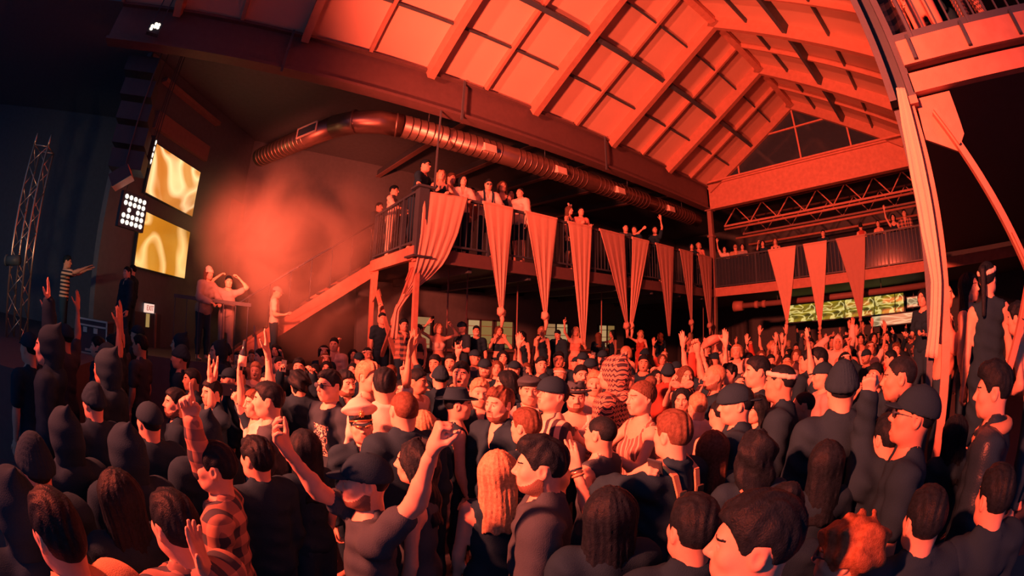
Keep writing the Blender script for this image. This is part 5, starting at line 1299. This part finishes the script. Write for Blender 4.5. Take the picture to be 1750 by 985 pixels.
B(1210, 596, 'dark head close to the far corner column', hair='short', al=150, at=('y', 12.6), floor=0.0)
# stage and landing
B(115, 448, 'person in striped tee reaching forward on the dark stage', at=('x', -8.4), floor=1.15, tc='stripes', al=260, arms=('fwd', 'fwd'), hair='short', skin='skin_tan')
B(357, 468, 'person in pale beanie and hooded top leaning on the landing rail', at=('x', -9.45), floor=1.2, hair='long', hc='hair_brown', hats=[('beanie', 'white_cloth')], top='hoodie', tc='grey_cloth', al=215, arms=('rail', 'rail'), lean=.15, sex='f')
B(391, 482, 'person on the landing with both hands on top of head', at=('x', -9.6), floor=1.2, top='tee', tc='grey_cloth', al=190, arms=('head', 'head'), bc='grey_cloth')
B(474, 500, 'person in white tee and cap descending the staircase', at=('x', -9.62), floor=1.2, tc='white_cloth', hats=[('cap', 'grey_cloth')], hair='buzz', al=265, arms=('bent', 'down'), head=(0, .3, 0), bc='black_cloth')
B(226, 462, 'shaved head in front of the lower screen corner', at=('x', -9.4), floor=1.2, hair='buzz', al=60, top='jacket')
B(214, 508, 'person in dark coat beside the door under the screens', at=('x', -8.9), floor=1.15 if False else 1.2, hair='short', al=120, top='jacket', k=.9)
B(571, 590, 'person in pale open-collar shirt standing above the left crowd', at=('x', -8.6), floor=.0, k=1.09, top='shirt', tc='white_cloth', al=170, arms=('bent', 'down'), hair='short')
# right platform
B(1688, 476, 'person in black backless dress seen from behind on right platform', at=('y', 3.75), floor=.62, sex='f', hair='ponytail', hats=[('headband', 'white_cloth')], top='dress', bottom='none', al=10, arms=('down', 'down'), lod=0, head=(-.5, 0, 0))
B(1657, 492, 'dark long-haired person left of the black backless dress', at=('y', 4.25), floor=.62, sex='f', hair='long', top='tank', al=240, lod=0)
B(1613, 505, 'person in pale shirt behind the column post', at=('y', 4.5), floor=.62, hair='buzz', top='shirt', tc='pink_cloth', al=260, arms=('hold', 'down'), lod=1)
B(1738, 556, 'bare-chested person bending at the far right edge', at=('y', 3.55), floor=.62, top='none', al=70, lean=.45, lod=1, hair='messy', arms=('bent', 'bent'))
B(1577, 505, 'person leaning from behind the draped cloth at mid distance', at=('y', 7.5), floor=.62, sex='f', hair='bob', arms=('bent', 'bent'), al=150)
# ---- the middle crowd, read head by head off the photograph
A_ = ('down', 'down')
MID = [(437, 634, 26, 170, 'm', 'short', 'hair_blond', '', 'tee', 'grey_cloth', A_), (478, 625, 28, 180, 'm', 'short', 'hair_dark', '', 'tee', 'white_cloth', A_), (431, 609, 19, 180, 'm', 'short', 'hair_brown', '', 'tee', 'tan_cloth', ('phone', 'phone')),
 (511, 628, 30, 175, 'm', 'messy', 'hair_dark', '', 'jacket', 'black_cloth', ('phone', 'phone')), (556, 616, 24, 180, 'f', 'bob', 'hair_brown', 'headband', 'tank', 'white_cloth', A_), (538, 636, 26, 170, 'f', 'long', 'hair_dark', '', 'tee', 'black_cloth', ('face', 'face')),
 (558, 630, 26, 175, 'f', 'long', 'hair_dark', '', 'tee', 'charcoal', A_), (603, 634, 27, 150, 'f', 'long', 'hair_dark', '', 'tee', 'black_cloth', ('face', 'down')), (614, 616, 24, 190, 'm', 'buzz', 'hair_dark', 'cap', 'tee', 'black_cloth', A_), (628, 607, 22, 200, 'm', 'short', 'hair_dark', 'headband', 'tee', 'charcoal', A_),
 (456, 655, 28, 130, 'm', 'short', 'hair_dark', '', 'jacket', 'black_cloth', A_), (686, 667, 28, 185, 'f', 'long', 'hair_dark', '', 'tank', 'black_cloth', A_), (713, 653, 38, 245, 'm', 'short', 'hair_dark', '', 'tee', 'white_cloth', ('up', 'down')), (729, 673, 37, 190, 'f', 'longwavy', 'hair_dark', 'cap', 'tank', 'black_cloth', ('peace', 'down')),
 (752, 648, 40, 20, 'm', 'buzz', 'hair_dark', 'beanie', 'jacket', 'black_cloth', A_), (788, 640, 37, 170, 'm', 'short', 'hair_dark', '', 'tee', 'black_cloth', A_), (775, 664, 30, 180, 'm', 'messy', 'hair_dark', '', 'tee', 'charcoal', A_), (829, 630, 29, 185, 'm', 'buzz', 'hair_dark', 'cap', 'tee', 'black_cloth', ('horns', 'down')),
 (849, 630, 26, 180, 'f', 'long', 'hair_brown', '', 'tank', 'pink_cloth', A_), (850, 651, 28, 190, 'm', 'short', 'hair_dark', 'glasses', 'tee', 'charcoal', A_), (865, 655, 40, 110, 'm', 'bob', 'hair_dark', '', 'jacket', 'black_cloth', A_), (879, 632, 26, 175, 'm', 'buzz', 'hair_dark', 'cap', 'tee', 'black_cloth', A_),
 (900, 634, 27, 160, 'm', 'short', 'hair_brown', '', 'tee', 'black_cloth', ('phone', 'phone')), (930, 655, 31, 175, 'm', 'buzz', 'hair_dark', 'cap', 'tee', 'black_cloth', A_), (957, 643, 31, 160, 'm', 'buzz', 'hair_blond', 'headband', 'tee', 'grey_cloth', A_), (993, 643, 34, 185, 'm', 'short', 'hair_dark', '', 'jacket', 'black_cloth', A_),
 (1009, 630, 30, 180, 'm', 'buzz', 'hair_dark', 'cap', 'tee', 'charcoal', A_), (996, 617, 25, 180, 'm', 'buzz', 'hair_dark', 'cap', 'tee', 'black_cloth', A_), (1071, 645, 36, 185, 'm', 'buzz', 'hair_dark', 'cap', 'tee', 'white_cloth', A_), (1069, 594, 19, 150, 'f', 'bob', 'hair_blond', '', 'tank', 'pink_cloth', ('face', 'down')),
 (1100, 621, 25, 180, 'm', 'short', 'hair_dark', '', 'tee', 'black_cloth', A_), (1122, 646, 27, 190, 'f', 'long', 'hair_dark', '', 'tank', 'red_cloth', A_), (1108, 636, 25, 180, 'm', 'short', 'hair_brown', 'glasses', 'tee', 'charcoal', A_), (1141, 640, 30, 10, 'm', 'buzz', 'hair_dark', 'beanie', 'hoodie', 'red_cloth', ('peace', 'down')),
 (1172, 644, 34, 185, 'f', 'long', 'hair_brown', '', 'tank', 'black_cloth', ('phone', 'down')), (1155, 632, 27, 150, 'm', 'buzz', 'hair_dark', 'cap', 'tee', 'black_cloth', ('phone', 'down')), (1192, 696, 46, 30, 'm', 'short', 'hair_blond', '', 'shirt', 'white_cloth', A_), (1221, 645, 45, 95, 'm', 'buzz', 'hair_blond', '', 'tee', 'black_cloth', ('fist', 'face')),
 (1230, 706, 36, 40, 'm', 'buzz', 'hair_dark', '', 'tank', 'charcoal', A_), (1292, 700, 42, 130, 'f', 'long', 'hair_dark', '', 'jacket', 'black_cloth', A_), (1318, 666, 32, 150, 'm', 'short', 'hair_dark', 'glasses', 'tee', 'grey_cloth', A_), (1259, 595, 21, 180, 'f', 'bob', 'hair_blond', 'headband', 'tee', 'white_cloth', A_),
 (1278, 620, 28, 160, 'm', 'short', 'hair_dark', '', 'tee', 'charcoal', ('point', 'down')), (1317, 619, 23, 180, 'm', 'short', 'hair_dark', '', 'tee', 'black_cloth', A_), (1318, 637, 27, 175, 'f', 'bob', 'hair_dark', '', 'tank', 'pink_cloth', A_), (1301, 610, 20, 180, 'f', 'long', 'hair_brown', '', 'tank', 'white_cloth', ('up', 'up')),
 (1320, 590, 17, 190, 'f', 'longwavy', 'hair_blond', '', 'tank', 'pink_cloth', ('up', 'up')), (1333, 655, 50, 85, 'm', 'buzz', 'hair_dark', 'headband', 'jacket', 'black_cloth', A_), (1374, 626, 27, 170, 'm', 'buzz', 'hair_dark', 'fedora', 'tee', 'tan_cloth', A_), (1397, 617, 36, 95, 'm', 'short', 'hair_dark', '', 'jacket', 'black_cloth', A_),
 (1405, 643, 37, 110, 'm', 'buzz', 'hair_dark', 'cap', 'tee', 'grey_cloth', ('up', 'down')), (1432, 570, 18, 180, 'm', '', 'hair_dark', 'hood', 'hoodie', 'white_cloth', ('head', 'up')), (1446, 580, 18, 175, 'm', 'short', 'hair_dark', '', 'tee', 'black_cloth', A_), (1452, 568, 16, 180, 'm', 'short', 'hair_brown', '', 'tank', 'tan_cloth', A_),
 (1422, 580, 17, 180, 'f', 'long', 'hair_dark', '', 'tank', 'black_cloth', A_), (1447, 597, 19, 180, 'm', 'short', 'hair_dark', '', 'tee', 'pink_cloth', ('chest', 'chest')), (1385, 574, 17, 180, 'm', 'short', 'hair_dark', '', 'shirt', 'charcoal', A_), (1471, 571, 16, 180, 'f', 'bob', 'hair_dark', '', 'tank', 'black_cloth', ('up', 'up')),
 (1493, 568, 16, 185, 'f', 'bob', 'hair_dark', '', 'tee', 'charcoal', A_), (1516, 572, 16, 180, 'f', 'long', 'hair_dark', '', 'jacket', 'black_cloth', A_), (1513, 593, 18, 180, 'm', 'short', 'hair_dark', '', 'jacket', 'grey_cloth', A_), (1496, 643, 38, 140, 'm', 'short', 'hair_dark', '', 'tee', 'black_cloth', ('face', 'down')),
 (1522, 614, 26, 110, 'm', 'short', 'hair_dark', '', 'tee', 'charcoal', ('bent', 'down')), (1361, 608, 20, 170, 'f', 'long', 'hair_brown', '', 'tank', 'red_cloth', ('up', 'down')), (1345, 618, 23, 170, 'm', 'short', 'hair_dark', '', 'tee', 'grey_cloth', A_), (1480, 610, 22, 150, 'm', 'buzz', 'hair_dark', 'cap', 'tee', 'black_cloth', ('fist', 'down')),
 (1206, 628, 30, 150, 'm', 'short', 'hair_brown', '', 'tee', 'black_cloth', ('up', 'up')), (1245, 640, 33, 120, 'm', 'messy', 'hair_dark', '', 'tee', 'black_cloth', ('wide', 'down')), (744, 622, 28, 170, 'm', 'short', 'hair_dark', '', 'tee', 'black_cloth', ('up', 'down')), (668, 640, 30, 170, 'm', 'short', 'hair_brown', '', 'tee', 'white_cloth', A_),
 (391, 648, 34, 110, 'm', 'buzz', 'hair_dark', 'cap', 'jacket', 'black_cloth', A_), (410, 650, 30, 130, 'm', 'short', 'hair_dark', '', 'hoodie', 'charcoal', A_), (328, 650, 30, 100, 'm', 'short', 'hair_dark', '', 'jacket', 'black_cloth', A_), (300, 690, 40, 90, 'm', 'short', 'hair_dark', '', 'jacket', 'black_cloth', A_), (408, 612, 20, 150, 'm', 'short', 'hair_dark', '', 'tee', 'tan_cloth', A_),
 (955, 615, 24, 180, 'm', 'short', 'hair_dark', '', 'tee', 'black_cloth', ('fist', 'down')), (925, 625, 27, 180, 'm', 'short', 'hair_dark', '', 'tee', 'charcoal', ('up', 'down')), (1030, 612, 22, 180, 'm', 'buzz', 'hair_dark', 'cap', 'tee', 'black_cloth', ('phone', 'phone')), (860, 612, 24, 180, 'f', 'long', 'hair_dark', '', 'tee', 'black_cloth', A_), (812, 612, 24, 180, 'm', 'buzz', 'hair_dark', 'cap', 'tee', 'charcoal', A_), (770, 620, 26, 180, 'm', 'short', 'hair_dark', '', 'tee', 'black_cloth', A_)]
SK = ['skin', 'skin', 'skin_tan', 'skin', 'skin', 'skin_tan', 'skin']
HEADV = [(0, 0, 0), (.25, -.08, 0), (-.2, .05, .06)]
def free(p, dmin):
    return all(hypot(p[0]-q['root'][0], p[1]-q['root'][1]) > dmin or abs(q['floor']-0) > .4 for q in PEOPLE)
for i, (px, py, s, al, sex, hair, hc, hat, top, tc, arms) in enumerate(MID):
    HC = {'cap': 'black_cloth', 'beanie': 'black_cloth', 'headband': 'white_cloth', 'fedora': 'tan_cloth', 'glasses': 'black_plastic', 'hood': 'white_cloth'}
    P(px, py, s, al, sex=sex, hair=hair, hc=hc, hats=[(hat, HC[hat])] if hat else (), top=top, tc=tc, arms=arms, lod=1 if s > 30 else 2, skin=SK[i % 7], head=HEADV[i % 3], face='o' if i % 5 == 0 else '', beard=(sex == 'm' and i % 4 == 1), avoid=.36, group='dancing crowd on the hall floor')
# ---- deeper rows
rng = random.Random(11); ARMSET = [A_, A_, ('up', 'down'), ('fist', 'down'), A_, ('up', 'up'), ('chest', 'down'), ('down', 'point'), ('phone', 'phone'), A_, ('peace', 'down'), ('bent', 'bent')]
n = 0; tries = 0
while n < 66 and tries < 6000:
    tries += 1
    reg = rng.random()
    if reg < .62: x, y, fl = rng.uniform(-7.0, .2), rng.uniform(5.2, 13.8), 0
    elif reg < .84: x, y, fl = rng.uniform(-7.2, 2.5), rng.uniform(13.8, 18.2), 0
    else: x, y, fl = rng.uniform(-9.0, -5.6), rng.uniform(.3, 3.1), 0
    if hypot(x, y) < 5.6 or not free((x, y), .46): continue
    sex = rng.choice('mmf'); hr = rng.choice(['short', 'short', 'buzz', 'messy']) if sex == 'm' else rng.choice(['long', 'bob', 'longwavy', 'ponytail'])
    hat = rng.choice(['', '', '', 'cap', 'beanie', 'headband']) if sex == 'm' else rng.choice(['', '', '', 'headband'])
    if hat in ('cap', 'beanie'): hr = 'buzz'
    P(0, 0, loc=(x, y), floor=fl, k=rng.uniform(.94, 1.06), al=rng.choice([100, 120, 140, 170, 180, 190, 60]), sex=sex, hair=hr, hc=rng.choice(['hair_dark', 'hair_dark', 'hair_brown', 'hair_blond']), hats=[(hat, 'black_cloth' if hat != 'headband' else 'white_cloth')] if hat else (), top=rng.choice(['tee', 'tee', 'jacket']) if sex == 'm' else rng.choice(['tank', 'tee']),
      tc=rng.choice(['black_cloth', 'black_cloth', 'black_cloth', 'charcoal', 'charcoal', 'black_cloth', 'white_cloth', 'tan_cloth', 'red_cloth']), arms=rng.choice(ARMSET), lod=2, skin=rng.choice(SK), head=rng.choice(HEADV), group='dancing crowd on the hall floor')
    n += 1

n = 0; tries = 0
while n < 16 and tries < 3000:
    tries += 1; x, y = rng.uniform(-6.8, -2.9), rng.uniform(-1.9, .9)
    if not free((x, y), .5): continue
    hat = rng.choice(['', 'cap', 'beanie', 'hood']); az = atan2(y, x)
    P(0, 0, loc=(x, y), k=rng.uniform(.95, 1.05), al=math.degrees(-pi/2-az)+rng.uniform(-25, 25), hair='short' if not hat else ('' if hat == 'hood' else 'buzz'), hats=[(hat, 'black_cloth')] if hat else (), top='hoodie' if hat == 'hood' else rng.choice(['jacket', 'tee']), tc=rng.choice(['black_cloth', 'black_cloth', 'charcoal']), arms=rng.choice([A_, A_, A_, ('up', 'down')]), lod=1, skin=rng.choice(SK), group='dancing crowd on the hall floor')
    n += 1

# ---- labels for the unlabelled: look first, then the nearest easily found neighbour
HAIRW = {'short': 'short', 'buzz': 'cropped', 'messy': 'messy', 'long': 'long', 'bob': 'bobbed', 'longwavy': 'long wavy', 'ponytail': 'ponytailed', 'quiff': 'quiffed', 'curly': 'curly', 'bun': 'pinned-up', '': 'hooded'}
COLW = {'hair_dark': 'dark', 'hair_brown': 'brown', 'hair_blond': 'blond', 'hair_ginger': 'ginger'}
TCW = {'black_cloth': 'black', 'charcoal': 'charcoal', 'white_cloth': 'white', 'grey_cloth': 'grey', 'tan_cloth': 'tan', 'pink_cloth': 'pink', 'red_cloth': 'red', 'plaid': 'plaid'}
TOPW = {'tee': 'tee', 'tank': 'tank top', 'jacket': 'jacket', 'hoodie': 'hoodie', 'shirt': 'shirt', 'long': 'long sleeves'}
ARMW = {('down', 'down'): '', ('up', 'down'): 'arm up', ('up', 'up'): 'both arms up', ('fist', 'down'): 'fist up', ('chest', 'down'): 'hand on chest', ('down', 'point'): 'pointing up', ('phone', 'phone'): 'hands at face', ('peace', 'down'): 'two fingers up', ('bent', 'bent'): 'forearms out', ('face', 'face'): 'hands to mouth', ('face', 'down'): 'hand to face', ('phone', 'down'): 'hand by face',
        ('horns', 'down'): 'horns hand up', ('fist', 'face'): 'fist up', ('head', 'up'): 'arms overhead', ('chest', 'chest'): 'hands on chest', ('wide', 'down'): 'arm out', ('bent', 'down'): 'forearm out', ('point', 'down'): 'pointing up'}
HATW = {'cap': 'dark-capped', 'beanie': 'beanie-wearing', 'headband': 'white-headbanded', 'fedora': 'brimmed-hat', 'glasses': 'spectacled', 'hood': 'hooded'}
marks = [q for q in PEOPLE if q['short']]
LM = [((855, 500), 'second banner'), ((925, 500), 'third banner'), ((990, 540), 'longest banner'), ((1072, 540), 'shared banner knot'), ((1140, 540), 'seventh banner'), ((1180, 540), 'eighth banner'), ((1212, 560), 'corner column'), ((1345, 540), 'leftmost far banner'), ((1402, 550), 'middle far banner'), ((1471, 540), 'rightmost far banner'), ((1590, 560), 'draped column'), ((480, 560), 'staircase foot'), ((640, 560), 'staircase column'), ((703, 560), 'balcony corner column')]
used = set(q['lab'] for q in PEOPLE if q['lab'])
for q in PEOPLE:
    if q['lab']: continue
    hat = q['hats'][0][0] if q['hats'] else ''
    look = (HATW[hat] if hat else HAIRW[q['hair']]+' '+COLW[q['hc']]+'-haired')+' person in '+TCW[q['tc']]+' '+TOPW[q['top']]
    aw = ARMW.get(q['arms'], ''); look += (', '+aw) if aw else ''
    c = []
    for m2 in marks:
        dx, dy = q['px'][0]-m2['px'][0], q['px'][1]-m2['px'][1]; c.append((hypot(dx, dy*1.3), dx, dy, m2['short']))
    for (mx, my), nm in LM:
        dx, dy = q['px'][0]-mx, q['px'][1]-my-30; c.append((hypot(dx, dy)+18, dx, dy if abs(dx) < 14 else 0, nm))
    c.sort()
    for rank in range(len(c)):
        d, dx, dy, nm = c[rank]
        rel = 'below the' if (nm in [l[1] for l in LM] and abs(dx) < 16) else ('left of the' if dx < 0 else 'right of the') if abs(dx) > abs(dy)*.9 else ('behind the' if dy < 0 else 'before the')
        far = '' if d < 60 else 'well '
        lab = look+', '+far+rel+' '+nm
        if len(lab.split()) <= 16 and lab not in used: break
    used.add(lab); q['lab'] = lab; q['o']['label'] = lab

# ================================================================== THINGS IN HANDS
p, d, pl = hand_pos(r_bot, 1); t = thing('bottle', p, 'dark long-necked bottle held up at the left of the crowd', 'bottle'); A = Vector(p); u = Vector((0.05, .1, 1)).normalized()
MB().tube([A-u*.06, A+u*.07, A+u*.10, A+u*.16], [.032, .032, .016, .013], 12).build('glass', 'glass_dark', t, True); MB().tube([A-u*.03, A+u*.05], .0335, 12).build('paper_label', 'white_cloth', t, True)
p, d, pl = hand_pos(r_cam, 1); t = thing('compact_camera', p, 'small black camera held by the pleated pale top', 'camera'); A = Vector(p)
MB().bar(A-Vector((.05, 0, 0)), A+Vector((.05, 0, 0)), .035, .065).build('body', 'black_plastic', t); ff = Vector(unit(r_cam['hw']-p)); MB().tube([A, A-ff*.045], .022, 12).build('lens', 'alu', t, True)
phone(r_bb, -1, 'bright phone held by the tan-braced person')
p, d, pl = hand_pos(r_ph, 1); t = thing('camera', p, 'bulky dark camera before the cap wearer at left', 'camera'); A = Vector(p)
MB().bar(A-Vector((.0, .07, 0)), A+Vector((.0, .07, 0)), .06, .10).build('body', 'black_plastic', t); MB().tube([A, A+Vector((-.05, -.1, 0))], .035, 12).build('lens', 'black_metal', t, True)
MID0 = [q for q in PEOPLE if q['arms'] == ('phone', 'phone') and q is not r_ph]
for i, q in enumerate(MID0[:6]): phone(q, 1, ['pale phone raised at the far left of crowd', 'glowing phone lifted over the dark jacket at left', 'bright phone held up left of the flat cap', 'phone raised left of the knit hood', 'small phone in the far crowd', 'tiny phone lifted deep in the crowd'][i])
# cowboy hat waved above the crowd
q = min(PEOPLE, key=lambda q: hypot(q['px'][0]-1206, q['px'][1]-628)); p, d, pl = hand_pos(q, 1, .13)
hb = atr(1221, 588, float(np.linalg.norm(p-[0, 0, CH]))); t = thing('cowboy_hat', hb, 'pale curled-brim hat waved high over the crowd', 'hat'); mb = MB(); V = []; Fq = []
rr = Vector(CR); up = Vector((0, 0, 1)); fw = up.cross(rr).normalized(); A = Vector(hb)
for j in range(5):
    for i in range(20):
        a = 2*pi*i/20; rad = (.09, .12, .15, .175, .18)[j]; x = cos(a)*rad*1.15; y = sin(a)*rad*.8; z = (y/.14)**2*.05*j/2+(x*.35)
        V.append(tuple(A+rr*x+fw*y+up*z))
for j in range(4):
    for i in range(20): Fq.append((j*20+i, (j+1)*20+i, (j+1)*20+(i+1) % 20, j*20+(i+1) % 20))
mb.add(V, Fq); mb.build('brim', 'pink_cloth', t, True)
MB().tube([A+rr*.0, A+up*.05+rr*-.015, A+up*.1+rr*-.03, A+up*.11+rr*-.033], [.095, .09, .075, .02], 16).build('crown', 'pink_cloth', t, True)
p = atr(1238, 614, 6.5); o = MB().tube([p-np.array((0, 0, .16)), p+np.array((.02, 0, .16))], .012, 8).build('foam_stick', emit_mat('stick_glow', (1.0, .5, .2), .7), None, True); tag(o, 'short glowing stick held above the crowd right of waved hat', 'stick')
# hair stick in the bun
HMw = r_bun['root']+r_bun['Rz']@(r_bun['k']*(r_bun['fg']['headm'][:3, :3]@np.array((0, -.075, .11))+r_bun['fg']['headm'][:3, 3]))
dist = float(np.linalg.norm(HMw-[0, 0, CH])); a, b = atr(1266, 838, dist-.06), atr(1308, 902, dist-.06)
loc = lambda p: r_bun['Rz'].T@(np.array(p)-r_bun['root'])/r_bun['k']
o = link('hair_stick', MB().tube([loc(a), loc(a+(b-a)*.85), loc(b)], [.006, .006, .004], 8).mesh('hair_stick', 'tan_cloth', smooth=True), r_bun['o'])
